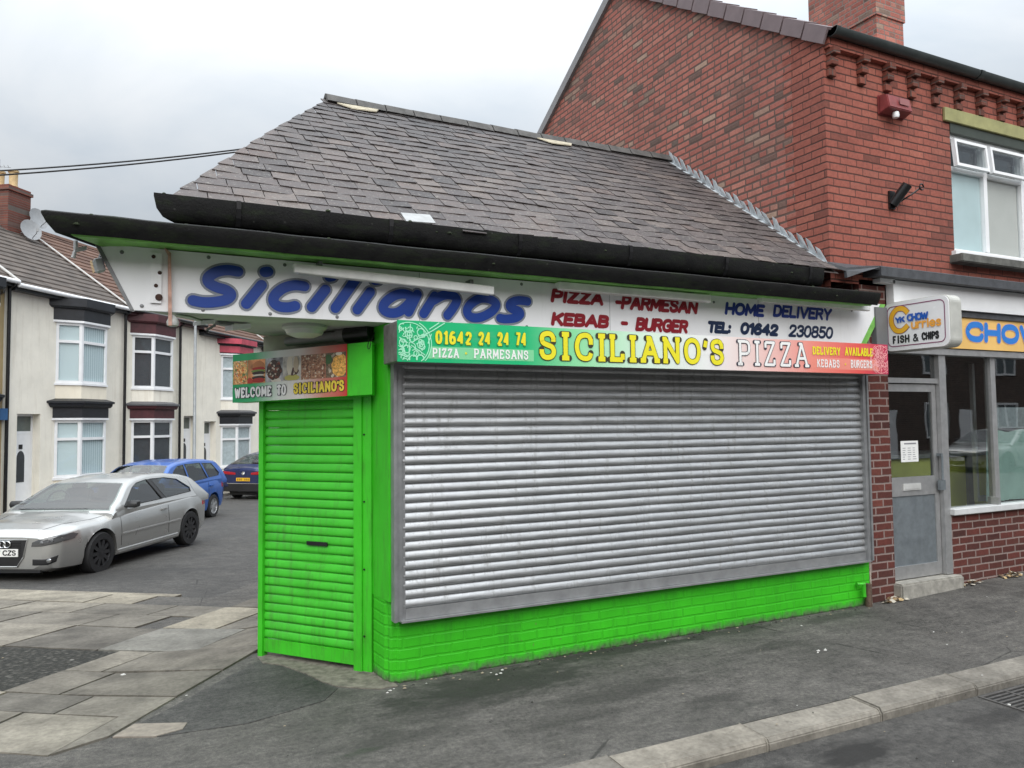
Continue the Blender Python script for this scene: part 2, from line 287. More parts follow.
# ------------------------------------------------------------------ mesh helpers
class MB:
    def __init__(s): s.v = []; s.f = []; s.mi = []; s.smooth = set()
    def add(s, vs, fs, mi=0, smooth=False):
        o = len(s.v); s.v += [tuple(v) for v in vs]
        for f in fs:
            if smooth: s.smooth.add(len(s.f))
            s.f.append([o + i for i in f]); s.mi.append(mi)
        return s
    def box(s, a, b, mi=0):
        x0, y0, z0 = a; x1, y1, z1 = b
        x0, x1 = min(x0, x1), max(x0, x1); y0, y1 = min(y0, y1), max(y0, y1); z0, z1 = min(z0, z1), max(z0, z1)
        return s.add([(x0, y0, z0), (x1, y0, z0), (x1, y1, z0), (x0, y1, z0), (x0, y0, z1), (x1, y0, z1), (x1, y1, z1), (x0, y1, z1)],
                     [(3, 2, 1, 0), (4, 5, 6, 7), (0, 1, 5, 4), (1, 2, 6, 5), (2, 3, 7, 6), (3, 0, 4, 7)], mi)
    def obox(s, c, ax, ay, az, mi=0):      # oriented box: centre and three half-axis vectors
        c = Vector(c); ax = Vector(ax); ay = Vector(ay); az = Vector(az)
        vs = [c + i * ax + j * ay + k * az for k in (-1, 1) for (i, j) in ((-1, -1), (1, -1), (1, 1), (-1, 1))]
        return s.add(vs, [(3, 2, 1, 0), (4, 5, 6, 7), (0, 1, 5, 4), (1, 2, 6, 5), (2, 3, 7, 6), (3, 0, 4, 7)], mi)
    def prism(s, poly, z0, z1, mi=0):      # plan polygon (ccw) extruded in z; z0, z1 may be functions of the point
        n = len(poly); f0 = z0 if callable(z0) else (lambda x, y: z0); f1 = z1 if callable(z1) else (lambda x, y: z1)
        vs = [(x, y, f0(x, y)) for x, y in poly] + [(x, y, f1(x, y)) for x, y in poly]
        return s.add(vs, [tuple(range(n - 1, -1, -1)), tuple(range(n, 2 * n))] + [(i, (i + 1) % n, n + (i + 1) % n, n + i) for i in range(n)], mi)
    def extr(s, poly, d, mi=0):            # 3D polygon extruded along d
        n = len(poly); d = Vector(d); p = [Vector(q) for q in poly]
        return s.add(p + [q + d for q in p], [tuple(range(n - 1, -1, -1)), tuple(range(n, 2 * n))] + [(i, (i + 1) % n, n + (i + 1) % n, n + i) for i in range(n)], mi)
    def loft(s, rings, closed=True, caps=True, mi=0, smooth=False):
        n = len(rings[0]); o = len(s.v); vs = [p for r in rings for p in r]; fs = []
        for i in range(len(rings) - 1):
            for j in range(n if closed else n - 1):
                a = i * n + j; b = i * n + (j + 1) % n; fs.append((a, b, b + n, a + n))
        s.add(vs, fs, mi, smooth)
        if caps and closed:
            s.add(rings[0], [tuple(range(n - 1, -1, -1))], mi); s.add(rings[-1], [tuple(range(n))], mi)
        return s
    def tube(s, pts, r, n=10, mi=0, caps=True):
        pts = [Vector(p) for p in pts]; rings = []
        for i, p in enumerate(pts):
            t = (pts[min(i + 1, len(pts) - 1)] - pts[max(i - 1, 0)]).normalized()
            a = t.cross(Vector((0, 0, 1)) if abs(t.z) < .9 else Vector((1, 0, 0))).normalized(); b = t.cross(a)
            rr = r[i] if isinstance(r, (list, tuple)) else r
            rings.append([p + rr * (math.cos(2 * math.pi * k / n) * a + math.sin(2 * math.pi * k / n) * b) for k in range(n)])
        return s.loft(rings, True, caps, mi, True)
    def lathe(s, prof, c=(0, 0, 0), ax='y', n=24, mi=0, smooth=True, caps=True):   # prof: (radius, along)
        c = Vector(c); rings = []
        for r, h in prof:
            ring = []
            for k in range(n):
                a = 2 * math.pi * k / n; p = (r * math.cos(a), r * math.sin(a))
                ring.append(c + (Vector((p[0], h, p[1])) if ax == 'y' else Vector((p[0], p[1], h)) if ax == 'z' else Vector((h, p[0], p[1]))))
            rings.append(ring)
        return s.loft(rings, True, caps, mi, smooth)
    def build(s, name, mats, parent=None, fix=True, auto=40):
        me = bpy.data.meshes.new(name); me.from_pydata([tuple(v) for v in s.v], [], s.f)
        mats = mats if isinstance(mats, (list, tuple)) else [mats]
        for m in mats: me.materials.append(m)
        for i, p in enumerate(me.polygons):
            p.material_index = s.mi[i]; p.use_smooth = i in s.smooth
        if fix:
            bm = bmesh.new(); bm.from_mesh(me); bmesh.ops.recalc_face_normals(bm, faces=bm.faces); bm.to_mesh(me); bm.free()
        if s.smooth and auto: me.set_sharp_from_angle(angle=R(auto))
        o = bpy.data.objects.new(name, me); COL.objects.link(o)
        if parent is not None: o.parent = parent
        return o

def bevel(o, w=.01, seg=2):
    bm = bmesh.new(); bm.from_mesh(o.data); bmesh.ops.remove_doubles(bm, verts=bm.verts, dist=1e-5)
    ed = [e_ for e_ in bm.edges if len(e_.link_faces) == 2 and e_.calc_face_angle(0) > .5]
    bmesh.ops.bevel(bm, geom=ed, offset=w, segments=seg, affect='EDGES', clamp_overlap=True); bm.to_mesh(o.data); bm.free(); return o

def tag(o, label=None, cat=None, group=None, kind=None):
    for k, v in (('label', label), ('category', cat), ('group', group), ('kind', kind)):
        if v: o[k] = v
    return o
def thing(name, label, cat, loc=(0, 0, 0), rz=0.0, group=None):
    o = bpy.data.objects.new(name, None); COL.objects.link(o); o.location = loc; o.rotation_euler = (0, 0, rz); o.empty_display_size = .2
    return tag(o, label, cat, group)
def copy_tree(o, parent=None):
    c = o.copy(); COL.objects.link(c)
    if parent is not None: c.parent = parent
    for ch in list(o.children): copy_tree(ch, c)
    return c
def rect(mb, P, u0, u1, v0, v1, d0, d1, mi=0):   # box in a frame P(u, v, d) -> point
    vs = [P(u, v, d) for d in (d0, d1) for (u, v) in ((u0, v0), (u1, v0), (u1, v1), (u0, v1))]
    mb.add(vs, [(3, 2, 1, 0), (4, 5, 6, 7), (0, 1, 5, 4), (1, 2, 6, 5), (2, 3, 7, 6), (3, 0, 4, 7)], mi)

# ------------------------------------------------------------------ stroke lettering
def cat_spl(p, k=5):
    p = [Vector(q) for q in p]; closed = (p[0] - p[-1]).length < 1e-6; o = []
    for i in range(len(p) - 1):
        p0 = p[i - 1] if i > 0 else (p[-2] if closed else p[0]); p3 = p[i + 2] if i + 2 < len(p) else (p[1] if closed else p[-1])
        a, b = p[i], p[i + 1]
        for j in range(k):
            t = j / k; o.append(.5 * ((2 * a) + (b - p0) * t + (2 * p0 - 5 * a + 4 * b - p3) * t * t + (3 * a - p0 - 3 * b + p3) * t ** 3))
    o.append(p[-1]); return o
GL = {}
def g(ch, w, strokes, serif=()): GL[ch] = (w, [(s[0] == 'c', [tuple(float(v) for v in q.split(',')) for q in s.lstrip('c ').split()]) for s in strokes.split('|')], serif)
g('A', .86, '0,0 .43,1 .86,0|.16,.34 .70,.34', [(0, 0, .17), (.86, 0, .17), (.33, 1, .12)])
g('B', .70, '0,0 0,1|0,1 .4,1|c.4,1 .6,.94 .65,.77 .6,.59 .4,.53|0,.53 .42,.53|c.42,.53 .64,.46 .7,.27 .64,.07 .42,0|.42,0 0,0', [(-.04, 0, .12), (-.04, 1, .12)])
g('C', .80, 'c.80,.76 .70,.95 .44,1 .14,.88 0,.5 .14,.12 .44,0 .70,.05 .80,.24', ['v.80,.60,.86'])
g('D', .76, '0,0 0,1|0,1 .35,1|c.35,1 .64,.86 .76,.5 .64,.14 .35,0|.35,0 0,0', [(-.04, 0, .12), (-.04, 1, .12)])
g('E', .64, '.64,1 0,1 0,0 .64,0|0,.52 .52,.52', [(-.05, 0, .1), (-.05, 1, .1), 'v.64,.0,.22', 'v.64,.78,1'])
g('F', .60, '.60,1 0,1 0,0|0,.5 .48,.5', [(0, 0, .17)])
g('G', .82, 'c.80,.78 .68,.96 .42,1 .12,.88 0,.5 .12,.12 .42,0 .68,.05 .82,.2|.82,.18 .82,.48 .48,.48')
g('H', .74, '0,0 0,1|.74,0 .74,1|0,.5 .74,.5', [(0, 0, .14), (0, 1, .14), (.74, 0, .14), (.74, 1, .14)])
g('I', .12, '.06,0 .06,1', [(.06, 0, .2), (.06, 1, .2)])
g('J', .5, 'c.5,1 .5,.4 .46,.12 .25,0 .05,.1')
g('K', .74, '0,0 0,1|.70,1 .02,.42|.25,.62 .74,0', [(0, 0, .14), (0, 1, .14), (.70, 1, .13), (.74, 0, .13)])
g('L', .60, '0,1 0,0 .60,0', [(0, 1, .17), (-.04, 0, .12), 'v.60,0,.26'])
g('M', .94, '0,0 .05,1 .47,.25 .89,1 .94,0', [(0, 0, .14), (.94, 0, .14), (0, 1, .1), (.94, 1, .1)])
g('N', .78, '0,0 0,1 .78,0 .78,1', [(0, 0, .15), (-.06, 1, .12), (.78, 1, .15)])
g('O', .86, 'c.43,1 .12,.87 0,.5 .12,.13 .43,0 .74,.13 .86,.5 .74,.87 .43,1')
g('P', .68, '0,0 0,1|0,1 .4,1|c.4,1 .62,.93 .68,.73 .62,.52 .4,.45|.4,.45 0,.45', [(0, 0, .18), (-.04, 1, .12)])
g('R', .72, '0,0 0,1|0,1 .4,1|c.4,1 .62,.93 .67,.75 .62,.56 .4,.5|.4,.5 0,.5|.38,.5 .72,0', [(0, 0, .14), (-.04, 1, .12), (.74, 0, .11)])
g('S', .70, 'c.66,.78 .56,.95 .34,1 .1,.93 .03,.76 .12,.6 .35,.52 .58,.44 .68,.27 .6,.08 .36,0 .12,.05 .02,.23', ['v.66,.66,.84', 'v.02,.15,.33'])
g('T', .72, '0,1 .72,1|.36,1 .36,0', [(.36, 0, .18), 'v0,.78,1', 'v.72,.78,1'])
g('U', .74, 'c0,1 0,.35 .1,.08 .37,0 .64,.08 .74,.35 .74,1', [(0, 1, .14), (.74, 1, .14)])
g('V', .84, '0,1 .42,0 .84,1', [(0, 1, .15), (.84, 1, .15)])
g('W', 1.1, '0,1 .27,0 .55,.85 .83,0 1.1,1', [(0, 1, .14), (1.1, 1, .14)])
g('Y', .8, '0,1 .4,.45 .8,1|.4,.45 .4,0', [(.4, 0, .17), (0, 1, .13), (.8, 1, .13)])
g('Z', .72, '.02,1 .70,1 0,0 .72,0', ['v.03,.76,1', 'v.71,0,.24'])
g('0', .62, 'c.31,1 .08,.86 0,.5 .08,.14 .31,0 .54,.14 .62,.5 .54,.86 .31,1')
g('1', .30, '0,.78 .26,1 .26,0', [(.26, 0, .2)])
g('2', .62, 'c.03,.74 .12,.95 .33,1 .54,.93 .6,.74 .5,.52 .2,.22 0,0|0,0 .62,0')
g('3', .60, 'c.04,.82 .15,.97 .33,1 .53,.93 .57,.76 .5,.6 .28,.53|c.28,.53 .53,.45 .6,.27 .52,.07 .28,0 .1,.04 0,.2')
g('4', .66, '.48,0 .48,1 0,.3 .66,.3')
g('5', .60, '.55,1 .1,1 .06,.54|c.06,.54 .3,.62 .52,.53 .6,.3 .52,.08 .28,0 .1,.04 0,.17')
g('6', .62, 'c.54,.90 .40,1 .20,.92 .05,.65 .01,.32 .12,.06 .32,0 .54,.08 .61,.28 .53,.50 .33,.57 .13,.49 .02,.30')
g('7', .60, '0,1 .60,1 .2,0')
g('8', .60, 'c.3,1 .08,.93 .04,.76 .12,.59 .3,.53 .5,.59 .56,.76 .52,.93 .3,1|c.3,.53 .06,.45 0,.27 .08,.07 .3,0 .52,.07 .6,.27 .54,.45 .3,.53')
g('-', .42, '.04,.45 .38,.45'); g(':', .1, '.05,.1 .05,.14|.05,.62 .05,.66'); g("'", .16, '.12,1 .04,.70'); g('.', .1, '.05,0 .05,.05')
g('*', .2, '.1,.42 .1,.47'); g(' ', .34, '0,-9 0,-9')
g('&', .9, 'c.9,.0 .5,.45 .22,.75 .28,.96 .45,1 .6,.9 .55,.7 .2,.45 .05,.22 .2,.02 .45,0 .7,.15 .82,.42')
g('u', .5, 'c0,.66 0,.2 .1,.03 .25,0 .42,.08 .5,.25|.5,.66 .5,0'); g('r', .36, '0,0 0,.66|c0,.4 .1,.58 .22,.66 .36,.62')
g('i', .1, '.05,0 .05,.66|.05,.86 .05,.9'); g('e', .54, 'c.02,.34 .52,.34 .5,.5 .28,.66 .06,.55 0,.33 .08,.1 .28,0 .5,.1'); g('s', .46, 'c.42,.56 .24,.66 .06,.56 .1,.4 .36,.3 .4,.1 .22,0 .02,.1')

def stroke_mesh(mb, strokes, t, P, d, round_=True, lay=[0], fat=False):
    """flat strokes of width t; P(u, v, d) maps to the sign's face; every stroke lies a hair above the last"""
    h = t / 2
    def disc(c):
        lay[0] += 1; dd = d + (lay[0] % 160) * 1.2e-5; k = 14
        mb.add([P(c[0] + h * math.cos(2 * math.pi * i / k), c[1] + h * math.sin(2 * math.pi * i / k), dd) for i in range(k)], [tuple(range(k))])
    for curve, pts in strokes:
        if pts[0][1] < -5 * abs(t) - 3: continue
        q = cat_spl([(a, b, 0) for a, b in pts]) if curve else [Vector((a, b, 0)) for a, b in pts]
        if curve:
            cn = len(q); clo = (q[0] - q[-1]).length < 1e-6; L = []; Rr = []
            if fat:
                for i in range(cn - 1):
                    tt = (q[i + 1] - q[i]).normalized(); nn = Vector((-tt.y, tt.x, 0)) * h; lay[0] += 1; dd = d + (lay[0] % 160) * 1.2e-5
                    mb.add([P(p.x, p.y, dd) for p in (q[i] + nn, q[i + 1] + nn, q[i + 1] - nn, q[i] - nn)], [(0, 1, 2, 3)])
                for p in q: disc(p)
                continue
            for i, p in enumerate(q):
                a = q[i - 1] if i > 0 else (q[-2] if clo else p); b = q[i + 1] if i + 1 < cn else (q[1] if clo else p)
                tt = (b - a).normalized(); nn = Vector((-tt.y, tt.x, 0)) * h; L.append(p + nn); Rr.append(p - nn)
            for i in range(cn - 1):
                lay[0] += 1; dd = d + (lay[0] % 160) * 1.2e-5
                mb.add([P(p.x, p.y, dd) for p in (L[i], L[i + 1], Rr[i + 1], Rr[i])], [(0, 1, 2, 3)])
            if round_ and not clo: disc(q[0]); disc(q[-1])
        else:
            for i in range(len(q) - 1):
                a, b = q[i], q[i + 1]
                if (b - a).length < 1e-6: disc(a); continue
                tt = (b - a).normalized(); nn = Vector((-tt.y, tt.x, 0)) * h; lay[0] += 1; dd = d + (lay[0] % 160) * 1.2e-5
                mb.add([P(p.x, p.y, dd) for p in (a + nn, b + nn, b - nn, a - nn)], [(0, 1, 2, 3)])
            for i, p in enumerate(q):
                if round_ or 0 < i < len(q) - 1: disc(p)
def layout(text, u0, u1, v0, v1, t, shear=0.0, slab=False, gap=.2):
    """skeleton strokes of a word filling the box u0..u1, v0..v1 (outer edges of the ink)"""
    x = 0.0; raw = []
    sg = .34 if slab else 0.0
    for ch in text:
        w, st, sf = GL[ch]; ex = sg * .5 if (slab and ch not in " '*") else 0
        if slab and ch == 'I': ex = .2
        x += ex
        for cv, pts in st: raw.append((cv, [(x + a, b) for a, b in pts], False))
        if slab:
            for q in sf:
                if isinstance(q, str):
                    a, b, c = (float(v) for v in q[1:].split(',')); raw.append((False, [(x + a, b), (x + a, c)], True))
                else: raw.append((False, [(x + q[0] - q[2], q[1]), (x + q[0] + q[2], q[1])], True))
        x += w + ex + gap
    wd = x - gap; H = v1 - v0; hh = H - t
    sx = (u1 - u0 - t - abs(shear) * 0) / wd
    o = []
    for cv, pts, _ in raw:
        o.append((cv, [(u0 + t / 2 + a * sx + shear * b * hh, v0 + t / 2 + b * hh) for a, b in pts]))
    return o
def word(name, text, box, t, P, d, material, parent, shear=0.0, slab=False, round_=True, gap=.2, outline=None):
    st = layout(text, *box, t, shear, slab, gap)
    if outline:
        mb = MB(); stroke_mesh(mb, st, t + 2 * outline[0], P, d, True); mb.build(name + '_outline', outline[1], parent, fix=False); d += .0021
    mb = MB(); stroke_mesh(mb, st, t, P, d, round_); return mb.build(name, material, parent, fix=False)

# ------------------------------------------------------------------ site geometry
A0 = R(36.0); U = Vector((math.sin(A0), math.cos(A0), 0)); N = Vector((math.cos(A0), -math.sin(A0), 0)); P0 = Vector((-.1, 5.07, 0))
SPR = [(-500, 0), (0, 0), (4, -.25), (6, -.31), (9, -.38), (20, -.65), (30, -.9), (60, -1.6), (900, -1.6)]
def prof(s):
    for (a, za), (b, zb) in zip(SPR, SPR[1:]):
        if s <= b: return za + (zb - za) * max(0, min(1, (s - a) / (b - a)))
    return SPR[-1][1]
def zg(x, y):
    p = Vector((x, y, 0)) - P0; s = p.dot(U); t = p.dot(N); w = min(1, max(0, (.3 - t) / 1.2)); w = w * w * (3 - 2 * w)
    return prof(s) * w + (min(.25, .03 * max(0, x - 6.2)) if t > 0 else 0)
def ST(s, t, z=0.0): q = P0 + U * s + N * t; return Vector((q.x, q.y, z))

def sheet(cuts, x0, x1, y0, y1, step, dz, mb, nsub=None):
    bm = bmesh.new(); nx = max(2, int((x1 - x0) / step)); ny = max(2, int((y1 - y0) / step))
    vv = [[bm.verts.new((x0 + (x1 - x0) * i / nx, y0 + (y1 - y0) * j / ny, 0)) for i in range(nx + 1)] for j in range(ny + 1)]
    for j in range(ny):
        for i in range(nx): bm.faces.new((vv[j][i], vv[j][i + 1], vv[j + 1][i + 1], vv[j + 1][i]))
    for co, no in cuts:      # keep the side the normal points away from
        bmesh.ops.bisect_plane(bm, geom=bm.verts[:] + bm.edges[:] + bm.faces[:], plane_co=co, plane_no=no, clear_outer=True, dist=1e-5)
    bm.verts.index_update()
    mb.add([(v.co.x, v.co.y, zg(v.co.x, v.co.y) + dz) for v in bm.verts], [[v.index for v in f.verts] for f in bm.faces]); bm.free()

KY = 3.47
# road: near part fine, then one wide sheet out to the horizon
mb = MB(); sheet([], -24, 20, -6, 46, .5, -.075, mb)
far = [(-700, -700), (-24, -700), (20, -700), (700, -700)]
def far_sheet(x0, y0, x1, y1):
    mb.add([(x0, y0, zg(x0, y0) - .075), (x1, y0, zg(x1, y0) - .075), (x1, y1, zg(x1, y1) - .075), (x0, y1, zg(x0, y1) - .075)], [(0, 1, 2, 3)])
n_ = 24
for i in range(n_):
    xa = -24 + 44 * i / n_; xb = -24 + 44 * (i + 1) / n_
    far_sheet(xa, -700, xb, -6); far_sheet(xa, 46, xb, 700)
n_ = 40
for i in range(n_):
    ya = -6 + 52 * i / n_; yb = -6 + 52 * (i + 1) / n_
    far_sheet(-700, ya, -24, yb); far_sheet(20, ya, 700, yb)
far_sheet(-700, -700, -24, -6); far_sheet(20, -700, 700, -6); far_sheet(-700, 46, -24, 700); far_sheet(20, 46, 700, 700)
tag(mb.build('road', m_road, fix=False), kind='structure')

SK = 4.32                     # where the paved mouth of the side street ends
mb = MB(); K0 = Vector((0, KY, 0))
sheet([(K0, Vector((0, -1, 0))), (ST(SK, 0), U), (ST(0, 0), N)], -24, 12, 2, 24, .4, 0, mb)
sheet([(K0, Vector((0, -1, 0))), (Vector((0, 6.3, 0)), Vector((0, 1, 0))), (ST(0, 0), -N)], -8, 42, 2, 8, .4, 0, mb)
sheet([(ST(SK, 0), -U), (ST(0, 0), N), (ST(0, -2.0), -N), (ST(40, 0), U)], -4, 40, 4, 46, .5, 0, mb)
tag(mb.build('pavement', m_asph, fix=False), kind='structure')
# far pavement along the terrace
mb = MB(); sheet([(ST(0, -11.9), N), (ST(0, -13.5), -N), (ST(-4, 0), -U), (ST(44, 0), U)], -24, 20, 4, 46, .6, .004, mb)
tag(mb.build('far_pavement', m_flag, fix=False), kind='structure')
mb = MB()
for i in range(40):
    s0 = -4 + i * 1.2; pts = [ST(s0, -11.9), ST(s0 + 1.19, -11.9), ST(s0 + 1.19, -12.05), ST(s0, -12.05)]
    mb.prism([(p.x, p.y) for p in pts], lambda x, y: zg(x, y) - .08, lambda x, y: zg(x, y) + .012)
tag(mb.build('far_kerb', m_kerb), kind='structure')

# kerb along the main road (stones with joints)
mb = MB(); x = -19.72; rr = random.Random(3)
while x < 40:
    ln = .915
    if -4 < x < 2.1: pass
    zz = rr.uniform(-.004, .004)
    y0, y1 = KY - .215, KY + .0
    a, b = x + .005, x + ln - .006
    vs = []
    for (yy, zl) in ((y0, -.2), (y0, -.030), (y0 + .018, -.004), (y1, .004), (y1, -.2)):
        vs.append([(a, yy, zl + zz + zg(a, 4.2)), (b, yy, zl + zz + zg(b, 4.2))])
    mb.loft([[v[0] for v in vs], [v[1] for v in vs]]); x += ln
kerb = mb.build('kerb', m_kerb); tag(kerb, kind='structure'); bevel(kerb, .006, 2)
mb = MB()
for i in range(70):
    t0 = -.02 - i * .61 - .0
    if t0 < -2.02 and t0 > -26:
        pts = [ST(SK, t0), ST(SK, t0 - .6), ST(SK + .14, t0 - .6), ST(SK + .14, t0)]
        mb.prism([(p.x, p.y) for p in pts], lambda x, y: zg(x, y) - .2, lambda x, y: zg(x, y) + .004)
tag(mb.build('side_street_kerb', m_flag_pale), kind='structure')

# paving flags in the mouth of the side street, traced in rows
mbf, mbp, mbg = MB(), MB(), MB(); rr = random.Random(11)
rows = [-.36, .20, .56, 1.12, 1.75, 2.62, 3.22, 3.80, 4.31]
def flag(dst, s0, s1, t0, t1, lift=0.0):
    gq = .006 + rr.uniform(0, .006); tl = rr.uniform(-.004, .003) + lift; tx = rr.uniform(-.004, .004); ty = rr.uniform(-.004, .004)
    pts = [ST(s0 + gq, t0 + gq), ST(s0 + gq, t1 - gq), ST(s1 - gq, t1 - gq), ST(s1 - gq, t0 + gq)]; c = sum(pts, Vector()) / 4
    dst.prism([(p.x, p.y) for p in pts], lambda x, y: zg(x, y) - .06, lambda x, y: zg(x, y) + .012 + tl + tx * (x - c.x) + ty * (y - c.y))
PTCH = (.56, 2.5, -2.5, -1.38)
for i, (s0, s1) in enumerate(zip(rows, rows[1:])):
    t = .045; tl = -14; edges = [t]
    if i == 4: edges += [-.60, -1.47]
    if i == 1: edges += [-.55, -1.2, -2.3]
    if i in (2, 3): edges += [-.58 - .12 * i, -1.25]
    if i == 0: edges = [-.10, -.75]
    while edges[-1] > tl: edges.append(edges[-1] - rr.choice([.6, .75, .9, .9]))
    for a, b in zip(edges, edges[1:]):
        cx = (a + b) / 2; d = mbf
        if i == 4 and -1.47 < cx < -.6: d = mbg
        if i == 1 and -2.3 < cx < -1.2: d = mbp
        if i == 7 and rr.random() < .75 and cx < -2.5: d = mbp
        if i in (2, 3) and -3.6 < cx < -1.25: continue                  # tarmac patch
        if i in (5, 6) and -1.5 < cx < -.80: continue                   # the tall pale slab
        if i == 7 and -2.5 < cx < -1.7: continue
        flag(d, s0, s1, b, a)
pts = [ST(-.08, .045), ST(.197, .045), ST(.197, -.097), ST(-.34, -.097)]
mbf.prism([(p.x, p.y) for p in pts], lambda x, y: zg(x, y) - .06, lambda x, y: zg(x, y) + .012)
flag(mbp, 2.66, 3.8, -1.50, -.96)
flag(mbf, 2.66, 3.8, -.96, -.80)
tag(mbf.build('paving_flags', m_flag), kind='structure'); tag(mbp.build('pale_paving_flags', m_flag_pale), kind='structure'); tag(mbg.build('grey_paving_flag', m_flag_grey), kind='structure')
mb = MB(); pts = [ST(.57, -1.27), ST(.57, -3.6), ST(1.74, -3.6), ST(1.74, -1.26)]
for (a, b, c, d) in [(.575, 1.74, -3.6, -1.262)]:
    k = 10
    for i in range(k):
        s0 = a + (b - a) * i / k; s1 = a + (b - a) * (i + 1) / k
        q = [ST(s0, d), ST(s0, c), ST(s1, c), ST(s1, d)]; mb.add([(p.x, p.y, zg(p.x, p.y) + .007) for p in q], [(0, 1, 2, 3)])
def cobble():
    m = NT('rough speckled tarmac', .9, .3); p = m.pos(); v = m.vor(p, 26, out='Color'); d = m.vor(p, 26); f = m.noise(p, 60, 4)
    c = m.ramp(v, [(0, (.035, .034, .03)), (.6, (.075, .072, .062)), (.9, (.12, .115, .10)), (1, (.32, .31, .28))]); c = m.mix(m.fr(d, .25, .6), c, (.03, .03, .026)); m.col(c)
    m.nrm(m.bump(m.math('SUBTRACT', f, d), .9, .02)); return m.m
tag(mb.build('tarmac_patch', cobble(), fix=False), kind='structure')
# repair strip and bare concrete at the foot of the doorway
def apron(name, pts, dz, m):
    mb = MB(); n = len(pts); mb.prism(pts, lambda x, y: zg(x, y) - .02, lambda x, y: zg(x, y) + dz); return tag(mb.build(name, m), kind='structure')
apron('threshold_concrete', [(.86, 6.18), (.87, 5.98), (.98, 5.86), (1.10, 5.58), (1.17, 5.34), (1.24, 5.20), (1.36, 5.10), (1.47, 5.02), (1.60, 5.02), (1.58, 5.40), (.98, 6.22)], .006, plain('bare dirty concrete', (.15, .135, .11), .95, 0, .5, 16, .6))
apron('pavement_repair', [(-.10, 4.98), (.14, 4.86), (.62, 4.82), (1.10, 4.98), (1.235, 5.17), (1.165, 5.325), (1.09, 5.57), (.97, 5.85), (.86, 5.97), (.855, 6.05), (.56, 5.72), (.18, 5.26)], .004, m_patch)
apron('pale_repair', [(-.09, 4.965), (.02, 5.12), (.30, 4.99), (.27, 4.90), (.12, 4.86)], .0085, plain('pinkish cement', (.23, .20, .165), .95, 0, .25, 20, .5))

# ------------------------------------------------------------------ pizza shop
YF = 5.07
DP = Vector((.895, 6.19, 0)); DW = Vector((.622, -.783, 0)).normalized(); DM = Vector((-.783, -.622, 0)).normalized()
US = Vector((.536, .844, 0)).normalized()
def DF(w, z, d=0.0): q = DP + DW * w + DM * d; return Vector((q.x, q.y, z))
def FF(y): return lambda u, v, d: Vector((u, y - d, v))

shop = thing('pizza_shop', 'single storey corner takeaway painted bright green with slate roof and closed shutters', 'shop', (0, 0, 0))
TIP = Vector((0.06, 5.09, 0)); SB = TIP + US * 6.2
# core walls
mb = MB()
mb.prism([(1.53, 5.40), (1.556, 5.075), (1.68, 5.075), (1.68, 5.45)], .55, 2.449)       # pillar beside the doorway
mb.build('corner_pillar', m_green, shop)
mb = MB(); mb.prism([(1.531, 5.40), (1.553, 5.135), (1.60, 5.075), (6.245, 5.075), (6.245, 5.35), (1.66, 5.35), (1.66, 5.45)], -.15, .552)
ob = mb.build('plinth', m_brick_green, shop)
bm = bmesh.new(); bm.from_mesh(ob.data)
ed = [e_ for e_ in bm.edges if abs(e_.verts[0].co.z - e_.verts[1].co.z) > .3 and (e_.verts[0].co.x < 1.62)]
bmesh.ops.bevel(bm, geom=ed, offset=.03, segments=4, affect='EDGES'); bm.to_mesh(ob.data); bm.free()
mb = MB()
back = DP + US * 5.0
mb.prism([(1.66, 5.46), (6.24, 5.36), (6.24, 9.9), (back.x + .4, 10.0), (DP.x + .14, DP.y + .12)], -.3, 2.455)        # the body behind
mb.prism([(TIP.x + .05, 5.12), (6.24, 5.12), (6.24, 9.9), (TIP.x + US.x * 5.7 + .2, 9.9)], 2.465, 2.90)
mb.build('wall', m_beige, shop)
mb = MB(); rect(mb, DF, -.02, 1.03, 2.27, 2.449, -.2, -.02); rect(mb, DF, -.06, 1.03, 1.90, 2.27, -.2, -.03); mb.build('lintel_panel', m_beige, shop)
mb = MB(); mb.prism([(TIP.x - .01, 5.085), (6.22, 5.085), (6.22, 5.30), (1.70, 5.48), (DP.x + .25, DP.y + .20)], 2.45, 2.464); mb.build('soffit', m_soffit, shop)
mb = MB(); mb.tube([DF(.28, 2.385, .05), DF(.75, 2.40, .05)], .035, 12); mb.tube([DF(.76, 2.40, .05), DF(.84, 2.402, .05)], .05, 12); mb.build('conduit', plain('grey plastic pipe', (.25, .24, .24), .5), shop)
mb = MB(); mb.tube([DF(.84, 2.402, .05), DF(1.06, 2.41, .05)], .06, 12); mb.build('pipe_sleeve', m_blackgloss, shop)
mb = MB()
pp = [DF(1.12, 2.40, .10), DF(1.14, 2.33, .17), DF(1.13, 2.28, .175), DF(1.11, 2.29, .17), DF(1.10, 2.35, .14)]
mb.tube(cat_spl(pp, 5), .003, 6); mb.build('wire_loop', m_cable, shop)
# gable end under the verge and rear wall of the roof space
RS, RY0, RZ0 = .741, 5.10, 3.20
def rz(y): return RZ0 + RS * (y - RY0)
RIDGE_Y = 7.50
mb = MB()
g0 = (.24, 5.06); g1 = (1.70, 7.50); g2 = (2.95, 9.6)
mb.add([(g0[0] + .07, g0[1] + .05, 2.9), (g1[0] + .06, g1[1], rz(7.5) - .12), (g2[0] + .06, g2[1], 3.1), (g2[0] + .06, g2[1], 2.9)], [(0, 1, 2, 3)])
mb.add([(g2[0], 9.6, 2.9), (5.876, 9.6, 2.9), (5.876, 9.6, 3.15), (g2[0], 9.6, 3.15)], [(0, 1, 2, 3)])
mb.build('gable_wall', m_brick_gable, shop, fix=False)

